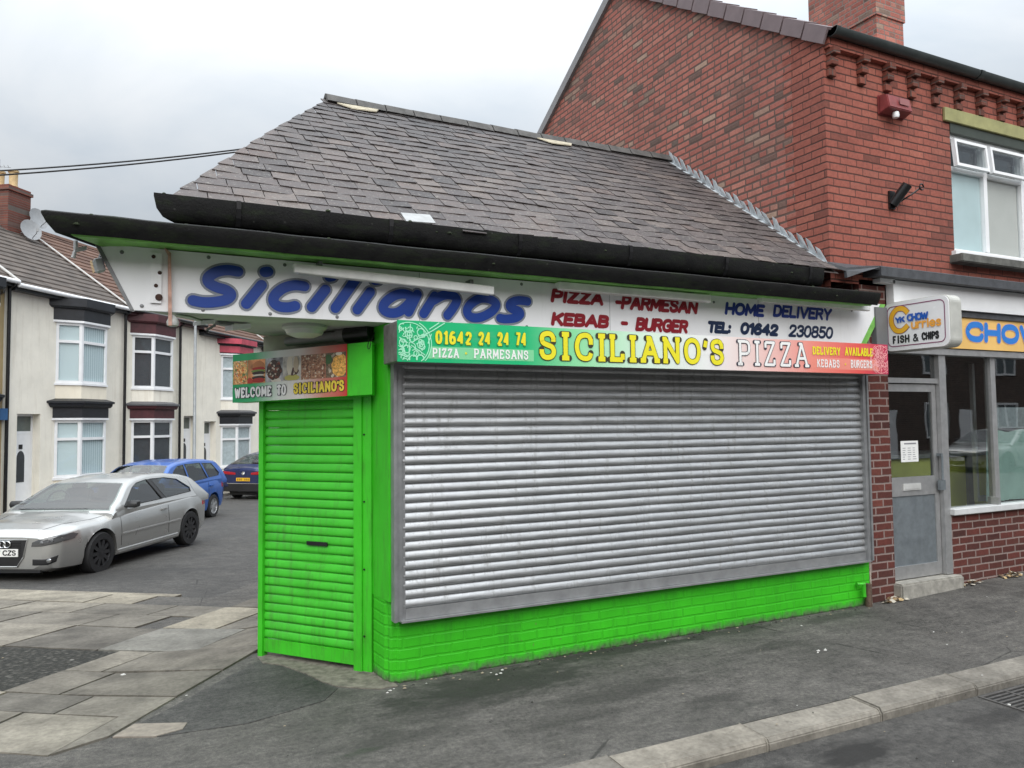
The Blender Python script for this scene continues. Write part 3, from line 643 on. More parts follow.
# slates: every slate its own little slab, all in the one roof covering
mb = MB(); rr = random.Random(5)
nrow = 21; sl_len = math.hypot(RIDGE_Y - 4.98, RS * (RIDGE_Y - 4.98)); ex = sl_len / nrow
dy, dz_ = 1 / math.hypot(1, RS), RS / math.hypot(1, RS); nv = Vector((0, -dz_, dy))
def left_x(y): return .20 + (y - 5.0) * (1.70 - .20) / (7.5 - 5.0) - .05 * math.sin(math.pi * max(0, min(1, (y - 5.0) / 2.5)))
RX = 5.874
for r in range(nrow):
    sd0 = r * ex; y0 = 4.98 + sd0 * dy; y1 = y0 + ex * 1.32 * dy
    bell = .012 * max(0, 1 - r / 4.0)            # slight kick at the eaves
    x = left_x(y0) - (.105 if r % 2 else 0.0) ; wd0 = .205
    while x < RX:
        w = wd0 * rr.uniform(.93, 1.05); a = max(x, left_x(y0) - .02); b = min(x + w - .006, RX)
        if b - a > .04:
            ax = a; axt = max(a, left_x(min(y1, RIDGE_Y)) - .02) if r < nrow - 1 else a
            if axt > b: axt = b - .01
            lift = .008 + rr.uniform(0, .005); t1 = rr.uniform(-.006, .006); slip = (rr.uniform(-.010, .010) if r else .012) - (.05 if rr.random() < .02 else 0)
            th = .007; pts = []
            for (xx, yy, l) in ((ax, y0 + slip, lift + t1), (b, y0 + slip + rr.uniform(-.006, .006), lift - t1), (b, min(y1, RIDGE_Y + .02), .0), (axt, min(y1, RIDGE_Y + .02), .0)):
                pts.append(Vector((xx, yy, rz(yy) + bell)) + nv * l)
            q = pts + [p + nv * th for p in pts]
            mb.add(q, [(3, 2, 1, 0), (4, 5, 6, 7), (0, 1, 5, 4), (1, 2, 6, 5), (2, 3, 7, 6), (3, 0, 4, 7)])
        x += w
roof = mb.build('slate_roof', m_slate, shop)
mb = MB()    # boarding under the slates and the rear slope
mb.add([(left_x(4.98) + .03, 4.99, rz(4.99) - .012), (RX, 4.99, rz(4.99) - .012), (RX, 7.5, rz(7.5) - .012), (left_x(7.5) + .02, 7.5, rz(7.5) - .012)], [(0, 1, 2, 3)])
mb.add([(1.70, 7.5, rz(7.5)), (RX, 7.5, rz(7.5)), (RX, 9.9, 3.1), (2.98, 9.9, 3.1)], [(0, 1, 2, 3)])
mb.build('roof_boarding', m_slate, roof, fix=False)
mb = MB()
n = 14
for i in range(n):
    xa = 1.66 + (RX - 1.66) * i / n; xb = 1.66 + (RX - 1.66) * (i + 1) / n - .012; sag = -.02 * math.sin(math.pi * (i + .5) / n)
    prf = [(-.13, -.085), (-.07, .0), (0, .03), (.07, .0), (.13, -.085), (.10, -.09), (0, .0), (-.10, -.09)]
    mb.loft([[(xa, 7.5 + p, rz(7.5) + .045 + q + sag) for p, q in prf], [(xb, 7.5 + p, rz(7.5) + .04 + q + sag + rr.uniform(-.004, .004)) for p, q in prf]])
mb.build('ridge_tiles', plain('soot dark ridge tile', (.075, .072, .068), .8, 0, .35, 8, .4), roof)
for xa, ln in ((1.75, .42), (3.98, .45)):
    mb = MB()
    pts = [(xa, 7.36, rz(7.36) + .034), (xa + ln, 7.37, rz(7.37) + .034), (xa + ln * .9, 7.30, rz(7.30) + .034), (xa + ln * .3, 7.27, rz(7.27) + .034)]
    mb.extr(pts, (0, 0, .012)); mb.build('ridge_mortar', mat('mortar', lambda: plain('pale crumbling mortar', (.40, .36, .27), .95, 0, .3, 18, .6)), roof)
mb = MB(); c = Vector((1.77, 5.045, rz(5.045) + .035)); mb.obox(c, (.115, .02, .01), Vector((0, dy, dz_)) * .075, nv * .004); mb.build('patch_slate', plain('pale replacement slate', (.36, .37, .37), .7, 0, .15, 12), roof)
# stepped lead soakers up the gable wall
mb = MB(); n = 21
for i in range(n):
    f = i / (n - 1); y = 5.15 + (7.36 - 5.15) * f; z = rz(y) + .015; q = 1.0 + rr.uniform(-.18, .18); j = rr.uniform(-.015, .015); tl = rr.uniform(.015, .045)
    pts = [(RX - .002, y - .055, z - .045), (RX - .002, y + .06, z + .04), (RX - .002 - tl, y + .075 + j, z + .165 * q), (RX - .003 - tl * .7, y + .025 + j, z + .125 * q)]
    mb.extr(pts, (-.004, 0, 0))
mb.extr([(RX, 5.03, rz(5.03) + .012), (RX, 7.42, rz(7.42) + .012), (RX - .05, 7.42, rz(7.42) + .012), (RX - .05, 5.03, rz(5.03) + .012)], (0, 0, .006))
mb.build('lead_flashing', m_lead, shop)

def sweep(name, outer, inner, prof_, mat_, parent, sag=None):
    """profile points (f, z): f=0 on the inner line, f=1 on the outer line"""
    mb = MB(); rings = []
    for (ox, oy, oz), (ix, iy, iz) in zip(outer, inner):
        rings.append([(ix + (ox - ix) * f, iy + (oy - iy) * f, oz * min(1, max(0, f)) + iz * (1 - min(1, max(0, f))) + z) for f, z in prof_])
    mb.loft(rings, True, True, smooth=True); return mb.build(name, mat_, parent, auto=35)
def run(x0, x1, y, zf, n=24): return [(x1 + (x0 - x1) * i / n, y, zf(x1 + (x0 - x1) * i / n)) for i in range(n + 1)]
# upper black eaves gutter and fascia
zu = lambda x: 3.142 + .004 * math.sin(x * 2.1) - .012 * max(0, x / 5.6)
o1 = run(.085, 5.64, 4.95, zu); i1 = run(.40, 5.64, 5.11, zu)
e1 = (o1[-1][0] + US.x * 5.6, o1[-1][1] + US.y * 5.6, 3.13); e2 = (i1[-1][0] + US.x * 5.6, i1[-1][1] + US.y * 5.6, 3.13)
sweep('eaves_gutter', o1 + [e1], i1 + [e2], [(0, -.15), (.72, -.15), (.84, -.135), (.95, -.09), (1.0, -.02), (1.0, 0), (.93, .0), (.85, -.03), (.6, -.05), (0, -.05)], m_felt, shop)
# felted canopy above the sign
rw = random.Random(9); wob = [rw.uniform(-.004, .004) for _ in range(40)]
def zc(x): return 2.922 - .0035 * (x + .45) - .006 * math.sin(math.pi * max(0, min(1, (x + .45) / 6.55))) + wob[int((x + 1) * 4) % 40] * .6
o1 = run(-.465, 6.13, 4.75, zc, 40); i1 = run(.10, 6.13, 5.12, lambda x: zc(x) + .085, 40)
e1 = (o1[-1][0] + US.x * 6.0, o1[-1][1] + US.y * 6.0, 2.9); e2 = (i1[-1][0] + US.x * 6.0, i1[-1][1] + US.y * 6.0, 2.98)
sweep('felt_canopy', o1 + [e1], i1 + [e2], [(0, -.165), (.76, -.088), (.85, -.112), (.885, -.114), (.96, -.060), (1.0, -.014), (1.0, .0), (.965, .006), (.85, .0), (0, .0)], m_felt, shop)
o1 = run(-.33, 6.10, 4.83, lambda x: zc(x) - .082, 40); i1 = run(.08, 6.10, 5.10, lambda x: zc(x) - .062, 40)
e1 = (o1[-1][0] + US.x * 5.9, o1[-1][1] + US.y * 5.9, 2.79); e2 = (i1[-1][0] + US.x * 5.9, i1[-1][1] + US.y * 5.9, 2.79)
sweep('canopy_trim', o1 + [e1], i1 + [e2], [(0, -.02), (.80, -.02), (.97, -.024), (1.0, -.016), (1.0, .012), (.95, .02), (0, .02)], m_green_dk, shop)

for i in range(6):
    xb_ = .55 + i * .98; mb = MB(); mb.loft([[(xb_ + q, y, zu(xb_) + z) for y, z in ((4.955, .006), (4.938, .0), (4.940, -.05), (4.955, -.105), (4.985, -.15), (5.03, -.163), (5.03, -.152), (4.99, -.139), (4.966, -.10), (4.952, -.05))] for q in (0, .028)]); mb.build('gutter_bracket', m_blackgloss, shop)
m_moss = plain('dark moss', (.022, .032, .012), .95, 0, .5, 40, .8); mb = MB(); rq = random.Random(21)
for i in range(150):
    up = rq.random() < .35; xx = rq.uniform(.1, 5.5) if up else rq.uniform(-.35, 6.05); zz = (zu(xx) if up else zc(xx)) + rq.uniform(-.004, .008); yy = (4.965 if up else 4.775) + rq.uniform(-.015, .05); r_ = rq.uniform(.004, .012)
    if rq.random() < .3: zz -= rq.uniform(.01, .07)
    ring = lambda f, h_: [(xx + r_ * 1.7 * f * math.cos(a), yy + r_ * f * math.sin(a), zz + h_ * r_) for a in (0, 1.05, 2.1, 3.14, 4.19, 5.24)]
    mb.loft([ring(1, -.5), ring(.95, .2), ring(.45, .75)], True, True, 0, True)
o = mb.build('moss_tufts', m_moss, shop); o['kind'] = 'stuff'

# shutters
def corr(P, u0, u1, z0, z1, pitch, amp, mats, name, parent, seg=7, dent=.0022, nu=26):
    mb = MB(); n = int((z1 - z0) / pitch); pitch = (z1 - z0) / n; rr2 = random.Random(2); ph = [rr2.uniform(0, 6.28) for _ in range(6)]
    dents = [(rr2.uniform(u0, u1), rr2.uniform(z0, z1), rr2.uniform(.06, .18), rr2.uniform(.002, .006)) for _ in range(14)]
    for k in range(n):
        zb = z0 + k * pitch; pr = []; jit = rr2.uniform(-.0012, .0012); tw = rr2.uniform(-1, 1); sg = rr2.uniform(-.0015, .0015)
        for j in range(seg + 1):
            f = j / seg; pr.append((zb + pitch * (.03 + .88 * f), amp * math.sin(math.pi * (f ** .62)) ** .8 + jit))
        pr = [(zb + pitch * .015, -.004)] + pr + [(zb + pitch * .935, -.003), (zb + pitch * .955, -.008), (zb + pitch * 1.0, -.008)]
        rings = []
        for i in range(nu + 1):
            u = u0 + (u1 - u0) * i / nu; q = dent * (.5 * math.sin(u * 2.3 + ph[0] + k * .21) + .35 * math.sin(u * 5.1 + ph[1] - k * .34) + .25 * math.sin(u * 9.7 + ph[2] + k * 1.3)) * math.sin(math.pi * i / nu) + tw * .0008 * (i / nu - .5)
            for (cu, cz, rd, dp) in dents: q -= dp * math.exp(-((u - cu) ** 2 + (zb - cz) ** 2) / (rd * rd))
            rings.append([P(u, z + sg * math.sin(math.pi * i / nu), d + q * (1 if d > -.003 else .3)) for z, d in pr])
        mb.loft(rings, False, False, smooth=True)
    return mb.build(name, mats, parent, fix=False, auto=55)
PF = FF(5.045); m_rail = plain('worn steel guide rail', (.29, .295, .30), .45, .5, .2, 8)
sh = corr(PF, 1.645, 6.165, .50, 2.19, .0642, .0142, m_galv, 'roller_shutter', shop)
for (a, b) in ((1.572, 1.660), (6.15, 6.235)):
    mb = MB(); mb.box((a, 5.0, .425), (a + .022, 5.072, 2.2)); mb.box((a + .025, 5.016, .425), (b - .026, 5.072, 2.2)); mb.box((b - .023, (5.032 if a < 3 else 5.004), .425), (b, 5.038 if a > 3 else 5.05, 2.2)); mb.build('guide_rail', m_rail, sh)
mb = MB(); mb.box((1.66, 5.028, .432), (6.152, 5.05, .502)); mb.box((1.62, 4.99, .418), (6.19, 5.055, .430)); mb.build('bottom_rail', plain('pale steel rail', (.36, .365, .37), .4, .6, .15, 9), sh)
dsh = corr(DF, .03, .885, .135, 2.0, .0645, .0085, m_green_sh, 'door_shutter', shop, dent=.0016, nu=12)
mb = MB()
rect(mb, DF, -.015, .028, -.05, 2.0, -.03, .03); rect(mb, DF, .885, .955, -.05, 2.0, -.03, .034); rect(mb, DF, .957, 1.03, -.05, 2.0, -.05, .02)
mb.build('guide_rail', m_green, dsh)
mb = MB(); rect(mb, DF, .03, .883, .035, .133, -.012, .012); mb.build('bottom_rail', m_green, dsh)
mb = MB(); rect(mb, DF, .44, .63, .862, .890, .004, .0135); mb.build('letter_slot', m_blackgloss, dsh)
for z in (.25, .72, 1.2, 1.68):
    hb = MB(); c = DF(.97, z, .02); hb.obox(c, DW * .006, Vector((0, 0, .006)), DM * .006); hb.build('fixing_bolt', m_blackgloss, dsh)
# small tap stub and bare brick hole at the right end of the plinth
mb = MB(); mb.tube([(6.03, 5.04, .22), (6.10, 5.02, .22), (6.10, 5.02, .10)], .018, 8); mb.build('tap_stub', m_green, shop)
mb = MB(); mb.tube([(6.175, 5.035, .21), (6.17, 5.03, .0)], .032, 10); mb.build('pipe_stub', plain('bare brown pipe', (.10, .065, .045), .8, 0, .4, 30), shop)

# white fascia board with the big blue name
fas = thing('fascia_sign', 'long white fascia board with big blue italic name under the black canopy', 'sign', (0, 0, 0))
mb = MB(); ftop = [(-.20, 2.83), (1.4, 2.815), (3.2, 2.81), (4.8, 2.83), (6.50, 2.865)]
pts = [(-.012, 2.448), (6.20, 2.448)] + [(x, z) for x, z in reversed(ftop)]
mb.extr([(x, 5.05, z) for x, z in pts], (0, .028, 0)); mb.build('board', m_white_sign, fas)
mb = MB(); mb.extr([(6.20, 5.046, 2.45), (6.27, 5.046, 2.45), (6.57, 5.046, 2.865), (6.50, 5.046, 2.865)], (0, .03, 0)); mb.build('edge_trim', m_green_dk, fas)
mb = MB(); mb.extr([(-.225, 5.044, 2.83), (-.20, 5.044, 2.83), (-.012, 5.044, 2.448), (-.032, 5.044, 2.448)], (0, .036, 0)); mb.build('end_trim', m_galv_dk, fas)
for xs_ in (1.775, 3.36, 4.92): mb = MB(); mb.box((xs_, 5.0488, 2.45), (xs_ + .003, 5.052, 2.81)); mb.build('board_seam', plain('board seam', (.25, .25, .25), .8), fas)
BLUE = flat('deep blue vinyl', (.004, .042, .27), .4); BGREY = flat('grey vinyl outline', (.22, .24, .28), .35)
LET = {'S': [(.572, 2.723), (.511, 2.728), (.448, 2.712), (.401, 2.675), (.403, 2.64), (.449, 2.615), (.506, 2.6), (.531, 2.574), (.506, 2.542), (.438, 2.522), (.371, 2.516), (.313, 2.524)],
 'i': [(.716, 2.648), (.624, 2.522)], 'dot': [(.735, 2.732), (.755, 2.737)],
 'c': [(.985, 2.658), (.923, 2.661), (.855, 2.639), (.80, 2.59), (.791, 2.545), (.825, 2.517), (.88, 2.514), (.926, 2.526)],
 'i2': [(1.122, 2.646), (1.032, 2.524)], 'dot2': [(1.146, 2.732), (1.166, 2.737)], 'l': [(1.328, 2.735), (1.187, 2.526)], 'i3': [(1.424, 2.65), (1.334, 2.524)], 'dot3': [(1.456, 2.732), (1.476, 2.737)],
 'a': [(1.721, 2.631), (1.665, 2.652), (1.595, 2.636), (1.53, 2.585), (1.514, 2.54), (1.553, 2.515), (1.622, 2.523), (1.692, 2.581), (1.721, 2.631)], 'a2': [(1.76, 2.655), (1.695, 2.527)],
 'n': [(1.89, 2.652), (1.806, 2.522)], 'n2': [(1.876, 2.618), (1.953, 2.66), (2.024, 2.664), (2.057, 2.631), (2.026, 2.572), (1.985, 2.52)],
 'o': [(2.318, 2.654), (2.24, 2.656), (2.163, 2.609), (2.135, 2.558), (2.165, 2.517), (2.239, 2.518), (2.332, 2.566), (2.368, 2.621), (2.318, 2.654)],
 's': [(2.626, 2.658), (2.557, 2.661), (2.5, 2.645), (2.476, 2.616), (2.5, 2.592), (2.552, 2.582), (2.564, 2.556), (2.523, 2.528), (2.442, 2.516), (2.398, 2.52)]}
st = [(len(v) > 2, v) for k, v in LET.items()]
PS = FF(5.05)
mb = MB(); stroke_mesh(mb, st, .094, PS, .002, fat=True); mb.build('name_outline', BGREY, fas, fix=False)
mb = MB(); stroke_mesh(mb, st, .066, PS, .0045, fat=True); mb.build('name_lettering', BLUE, fas, fix=False)
MAR = flat('maroon vinyl', (.25, .005, .014), .4); NAV = flat('navy vinyl', (.008, .035, .24), .4); INK = flat('blue black vinyl', (.008, .022, .065), .35)
word('lettering', 'PIZZA', (2.825, 3.30, 2.662, 2.772), .031, PS, .002, MAR, fas, shear=.2, gap=.27)
word('lettering', '-PARMESAN', (3.40, 4.235, 2.644, 2.765), .031, PS, .002, MAR, fas, shear=.2, gap=.27)
word('lettering', 'KEBAB', (2.825, 3.345, 2.485, 2.592), .031, PS, .002, MAR, fas, shear=.2, gap=.27)
word('lettering', '-', (3.45, 3.53, 2.485, 2.592), .031, PS, .002, MAR, fas, shear=.2)
word('lettering', 'BURGER', (3.60, 4.13, 2.477, 2.592), .031, PS, .002, MAR, fas, shear=.2, gap=.27)
word('lettering', 'HOME', (4.535, 4.985, 2.658, 2.772), .031, PS, .002, NAV, fas, shear=.2, gap=.27)
word('lettering', 'DELIVERY', (5.09, 5.82, 2.667, 2.785), .029, PS, .002, NAV, fas, shear=.2, gap=.27)
word('lettering', 'TEL:', (4.335, 4.60, 2.492, 2.598), .032, PS, .002, INK, fas, shear=.2)
word('lettering', '01642', (4.70, 5.145, 2.494, 2.605), .032, PS, .002, INK, fas, shear=.2)
word('lettering', '230850', (5.27, 5.83, 2.496, 2.612), .024, PS, .002, INK, fas, shear=.2)
# old bracket plate with a rusty strip, and screws
mb = MB(); mb.box((.075, 5.036, 2.495), (.135, 5.05, 2.80)); mb.build('bracket_plate', m_white_sign, fas)
m_rust = plain('rusty bolt', (.06, .03, .022), .8, .3, .4, 30)
for (x, z, q) in ((.09, 2.775, 1), (.125, 2.68, 1), (.105, 2.60, 1), (.122, 2.53, 1.8)): mb = MB(); mb.lathe([(0, 0), (.012 * q, 0), (.01 * q, -.006 * q), (0, -.007 * q)], (x, 5.036, z), 'y', 10); mb.build('plate_bolt', m_rust, fas)
mb = MB(); mb.extr([(.15, 5.01, 2.83), (.185, 5.01, 2.80), (.195, 5.01, 2.36), (.175, 5.01, 2.36), (.168, 5.01, 2.79)], (0, .036, 0)); mb.build('rusty_strip', plain('peeling pink primer', (.46, .27, .21), .7, 0, .3, 22), fas)
mb = MB()
for x, z in ((-.08, 2.79), (.40, 2.80), (.86, 2.79), (.03, 2.475), (.37, 2.47), (.77, 2.467), (1.20, 2.468), (2.02, 2.462), (2.62, 2.468), (2.58, 2.785), (4.42, 2.76), (6.1, 2.78)):
    mb = MB(); mb.lathe([(0, 0), (.012, 0), (.010, -.005), (0, -.006)], (x, 5.05, z), 'y', 10); mb.build('screw_cap', m_galv_dk, fas)

# batten lights over the fascia
def batten(x0, z0, x1, z1, label):
    o = thing('strip_light', label, 'light', (x0, 4.93, z0), 0, 'batten lights over the fascia')
    d = Vector((x1 - x0, 0, z1 - z0)); L = d.length; d.normalize()
    def P(u, v, w): return d * u + Vector((0, v, w))
    prf = [(.0, -.03), (.035, -.032), (.075, .012), (.075, .03), (.0, .03)]
    mb = MB(); mb.loft([[P(0, a, b) for a, b in prf], [P(L, a, b) for a, b in prf]]); bevel(mb.build('housing', m_whitemetal, o), .004, 1)
    mb = MB(); mb.loft([[P(.03, a, b) for a, b in ((.008, -.033), (.034, -.036), (.034, -.031), (.008, -.028))], [P(L - .03, a, b) for a, b in ((.008, -.033), (.034, -.036), (.034, -.031), (.008, -.028))]])
    mb.build('diffuser', plain('yellowed diffuser', (.55, .55, .50), .35), o)
    for f in (.12, .88): mb = MB(); mb.obox(P(L * f, .06, .045), d * .012, (0, .045, 0), (0, 0, .018)); mb.build('mounting_clip', m_galv_dk, o)
    return o
batten(.90, 2.755, 2.30, 2.70, 'longest white strip light over the blue italic name')
batten(2.84, 2.775, 4.28, 2.765, 'white strip light over the maroon pizza and parmesan words')
batten(4.86, 2.80, 6.20, 2.80, 'white strip light over the home delivery words')
lamp = thing('bulkhead_lamp', 'round white ceiling lamp on the soffit above the green door', 'lamp', (1.06, 5.42, 2.45))
mb = MB(); mb.lathe([(.15, 0), (.155, -.02), (.14, -.035), (.0, -.035)], (0, 0, 0), 'z', 28); mb.build('base', m_soffit, lamp)
mb = MB(); mb.lathe([(.135, -.034), (.12, -.065), (.07, -.085), (0, -.09)], (0, 0, 0), 'z', 28); mb.build('glass_dome', plain('frosted dome', (.62, .63, .60), .3), lamp)
m_pale = plain('pale grey metal', (.42, .43, .43), .5, .2)
fl = thing('floodlight', 'small grey floodlight hanging at the pointed end of the white fascia', 'lamp', (-.20, 5.10, 2.70))
mb = MB(); mb.obox((0, 0, .01), (.022, .007, .008), (-.007, .035, 0), (-.010, 0, .040)); bevel(mb.build('housing', m_pale, fl), .006, 1)
mb = MB(); mb.obox((-.030, -.004, 0), (.005, .002, .002), (-.006, .032, 0), (-.009, 0, .035)); mb.build('lens', m_glass, fl)
mb = MB(); mb.tube([(.0, 0, .045), (.02, 0, .12)], .01, 6); mb.build('bracket', m_galv_dk, fl)
fl = thing('lamp_holder', 'tiny broken lamp holder dangling from the canopy tip', 'lamp holder', (-.315, 4.98, 2.78))  # small lamp holder at the canopy tip, not a camera
mb = MB(); mb.tube([(0, 0, .04), (.0, 0, -.01)], .011, 8); mb.tube([(0, 0, -.01), (-.012, 0, -.06)], [.008, .012], 8); mb.obox((.03, 0, -.005), (.025, .008, .01), (0, .015, 0), (0, 0, .01)); mb.build('holder', m_pale, fl)
fl = thing('plastic_shade', 'small clear plastic shade hanging under the rusty strip', 'lamp shade', (.20, 5.05, 2.40))  # clear plastic lamp shade, neither a dish nor a reflector
mb = MB(); mb.lathe([(.005, .03), (.025, .012), (.036, -.015), (.032, -.036), (.014, -.043)], (0, 0, 0), 'z', 16); mb.build('shade', plain('cloudy plastic', (.42, .42, .40), .3), fl)
mb = MB(); mb.tube([(.02, 0, .035), (.10, .10, .04), (.18, .2, .03)], .006, 6); mb.build('arm', m_galv_dk, fl)
fl = thing('twin_spotlight', 'white twin lamp fixed under the soffit beside the terrace', 'lamp', (.53, 5.42, 2.44))
mb = MB(); mb.obox((0, 0, -.005), (.05, .02, 0), (-.012, .03, 0), (0, 0, .008)); mb.tube([(-.06, -.02, -.02), (-.11, -.05, -.055), (-.06, -.06, -.02)], .008, 6); mb.build('bracket', m_galv_dk, fl)
mb = MB(); mb.obox((.09, .02, -.02), (.06, .01, .008), (-.02, .04, 0), (0, 0, .018)); mb.obox((-.13, -.06, -.01), (.045, .01, .008), (-.02, .04, 0), (0, 0, .012)); mb.build('lamp_head', m_white, fl)

# printed sign on the shutter box
def grad(name, x0, x1, axis=0, ang=.0):
    m = NT(name, .3, .5); x, y, z = m.xyz(m.obj())
    xx = m.fr(x, x0, x1); f = m.noise(m.pos(), 3, 3)
    c = m.ramp(xx, [(0, (.010, .42, .16)), (.2, (.02, .46, .18)), (.30, (.30, .72, .38)), (.42, (.66, .82, .68)), (.55, (.80, .80, .78)), (.66, (.82, .58, .54)), (.80, (.80, .25, .20)), (.92, (.72, .10, .09)), (1, (.52, .02, .09))])
    c = m.mix(m.fr(m.noise(m.map(m.pos(), (2, 2, 8)), 2, 5), .55, .8, 0, .18), c, (.4, .4, .38)); m.col(c); return m.m
sgn = thing('shutter_box_sign', 'printed green to red sign on the shutter box with yellow shop name', 'sign', (0, 0, 0))
X0, X1, Z0, Z1 = 1.524, 6.198, 2.156, 2.428
mb = MB(); mb.box((X0, 4.765, Z0 + .004), (6.18, 5.074, Z1 - .002)); bevel(mb.build('box', plain('bare grey steel', (.22, .21, .205), .5, .5, .3, 12), sgn), .004, 1)
mb = MB(); mb.box((X0 - .003, 4.755, Z0), (X1, 4.763, Z1)); mb.build('panel', grad('green white red print', X0, X1), sgn)
PB = FF(4.755)
mb = MB(); mb.extr([(1.725, 4.7545, 2.182), (2.52, 4.7545, 2.182), (2.52, 4.7545, 2.262), (1.75, 4.7545, 2.262)], (0, .0005, 0)); mb.build('pale_band', flat('pale green print', (.22, .62, .32), .3), sgn)
mb = MB(); mb.extr([(5.22, 4.7545, 2.187), (6.07, 4.7545, 2.187), (6.05, 4.7545, 2.287), (5.22, 4.7545, 2.287)], (0, .0005, 0)); mb.build('pink_band', flat('salmon print', (.80, .27, .21), .3), sgn)
YEL = flat('yellow print', (.80, .72, .03), .35); WHI = flat('white print', (.82, .82, .80), .35); OUT = flat('dark print outline', (.05, .045, .03), .35); OUT2 = flat('dark blue print outline', (.035, .035, .055), .35)
GOUT = flat('green print shade', (.03, .30, .08), .35)
word('lettering', '01642', (1.772, 2.052, 2.279, 2.370), .018, PB, .003, YEL, sgn, slab=True, round_=False, gap=.16, outline=(.003, GOUT))
word('lettering', '24', (2.083, 2.192, 2.281, 2.374), .018, PB, .003, YEL, sgn, slab=True, round_=False, gap=.16, outline=(.003, GOUT))
word('lettering', '24', (2.226, 2.334, 2.282, 2.378), .018, PB, .003, YEL, sgn, slab=True, round_=False, gap=.16, outline=(.003, GOUT))
word('lettering', '74', (2.366, 2.468, 2.283, 2.382), .018, PB, .003, YEL, sgn, slab=True, round_=False, gap=.16, outline=(.003, GOUT))
word('lettering', 'PIZZA', (1.757, 1.955, 2.190, 2.252), .010, PB, .003, WHI, sgn, slab=True, round_=False)
word('lettering', '*', (1.99, 2.012, 2.20, 2.25), .014, PB, .003, YEL, sgn)
word('lettering', 'PARMESANS', (2.055, 2.480, 2.192, 2.257), .010, PB, .003, WHI, sgn, slab=True, round_=False)
word('name_lettering', "SICILIANO'S", (2.535, 4.275, 2.195, 2.402), .036, PB, .003, YEL, sgn, slab=True, round_=False, gap=.20, outline=(.0055, OUT))
word('name_lettering', 'PIZZA', (4.385, 5.205, 2.198, 2.407), .024, PB, .003, WHI, sgn, slab=True, round_=False, gap=.20, outline=(.0055, OUT2))
word('lettering', 'DELIVERY', (5.235, 5.585, 2.310, 2.382), .013, PB, .003, YEL, sgn, slab=True, round_=False, gap=.14)
word('lettering', 'AVAILABLE', (5.63, 6.0, 2.313, 2.388), .013, PB, .003, YEL, sgn, slab=True, round_=False, gap=.14)
word('lettering', 'KEBABS', (5.285, 5.57, 2.202, 2.272), .010, PB, .003, WHI, sgn, slab=True, round_=False)
word('lettering', '*', (5.625, 5.65, 2.205, 2.272), .014, PB, .003, YEL, sgn)
word('lettering', 'BURGERS', (5.70, 5.985, 2.205, 2.276), .010, PB, .003, WHI, sgn, slab=True, round_=False)
def pizza_art(cx, cz, r, clip, m, t=.006, n=70, seed=1):
    rq = random.Random(seed); st_ = []
    def arc(ax, az, rad, a0, a1, k=14):
        pts = [(ax + rad * math.cos(a0 + (a1 - a0) * i / k), az + rad * math.sin(a0 + (a1 - a0) * i / k)) for i in range(k + 1)]
        cur = []
        for p in pts:
            if clip(p): cur.append(p)
            else:
                if len(cur) > 1: st_.append((False, cur))
                cur = []
        if len(cur) > 1: st_.append((False, cur))
    arc(cx, cz, r, 0, 2 * math.pi, 40); arc(cx, cz, r * .9, 0, 2 * math.pi, 40)
    for i in range(n):
        a = rq.uniform(0, 6.283); d = r * .8 * math.sqrt(rq.random()); s = rq.choice([.08, .12, .16]) * r; b = rq.uniform(0, 6.28)
        arc(cx + d * math.cos(a), cz + d * math.sin(a), s, b, b + rq.choice([1.6, 3.2, 6.28]), 8)
    for a in (.5, 1.5, 2.6, 3.7, 4.7, 5.7):
        arc(cx + r * .45 * math.cos(a), cz + r * .45 * math.sin(a), r * .45, a, a + .02, 1)
        st_.append((False, [p for p in ((cx + f * r * math.cos(a), cz + f * r * math.sin(a)) for f in (.1, .3, .5, .7, .85)) if clip(p)] or [(cx, cz), (cx, cz)]))
    mb = MB(); stroke_mesh(mb, [s for s in st_ if len(s[1]) > 1], t, PB, .002, False); mb.build('pizza_emblem', m, sgn, fix=False)
inz = lambda p: Z0 + .006 < p[1] < Z1 - .006
pizza_art(1.60, 2.275, .155, lambda p: inz(p) and p[0] > X0 + .004, flat('mint line print', (.38, .80, .55), .35), seed=3)
pizza_art(6.10, 2.29, .14, lambda p: inz(p) and p[0] < X1 - .005, flat('pink line print', (.86, .42, .42), .35), seed=4)
for pts in ([(1.74, 2.375), (1.81, 2.422)], [(1.71, 2.34), (1.755, 2.362), (1.85, 2.422)], [(1.73, 2.28), (1.755, 2.345)]):
    mb = MB(); stroke_mesh(mb, [(False, pts)], .007, PB, .002, False); mb.build('cutter_emblem', flat('mint line print', (.38, .80, .55), .35), sgn, fix=False)

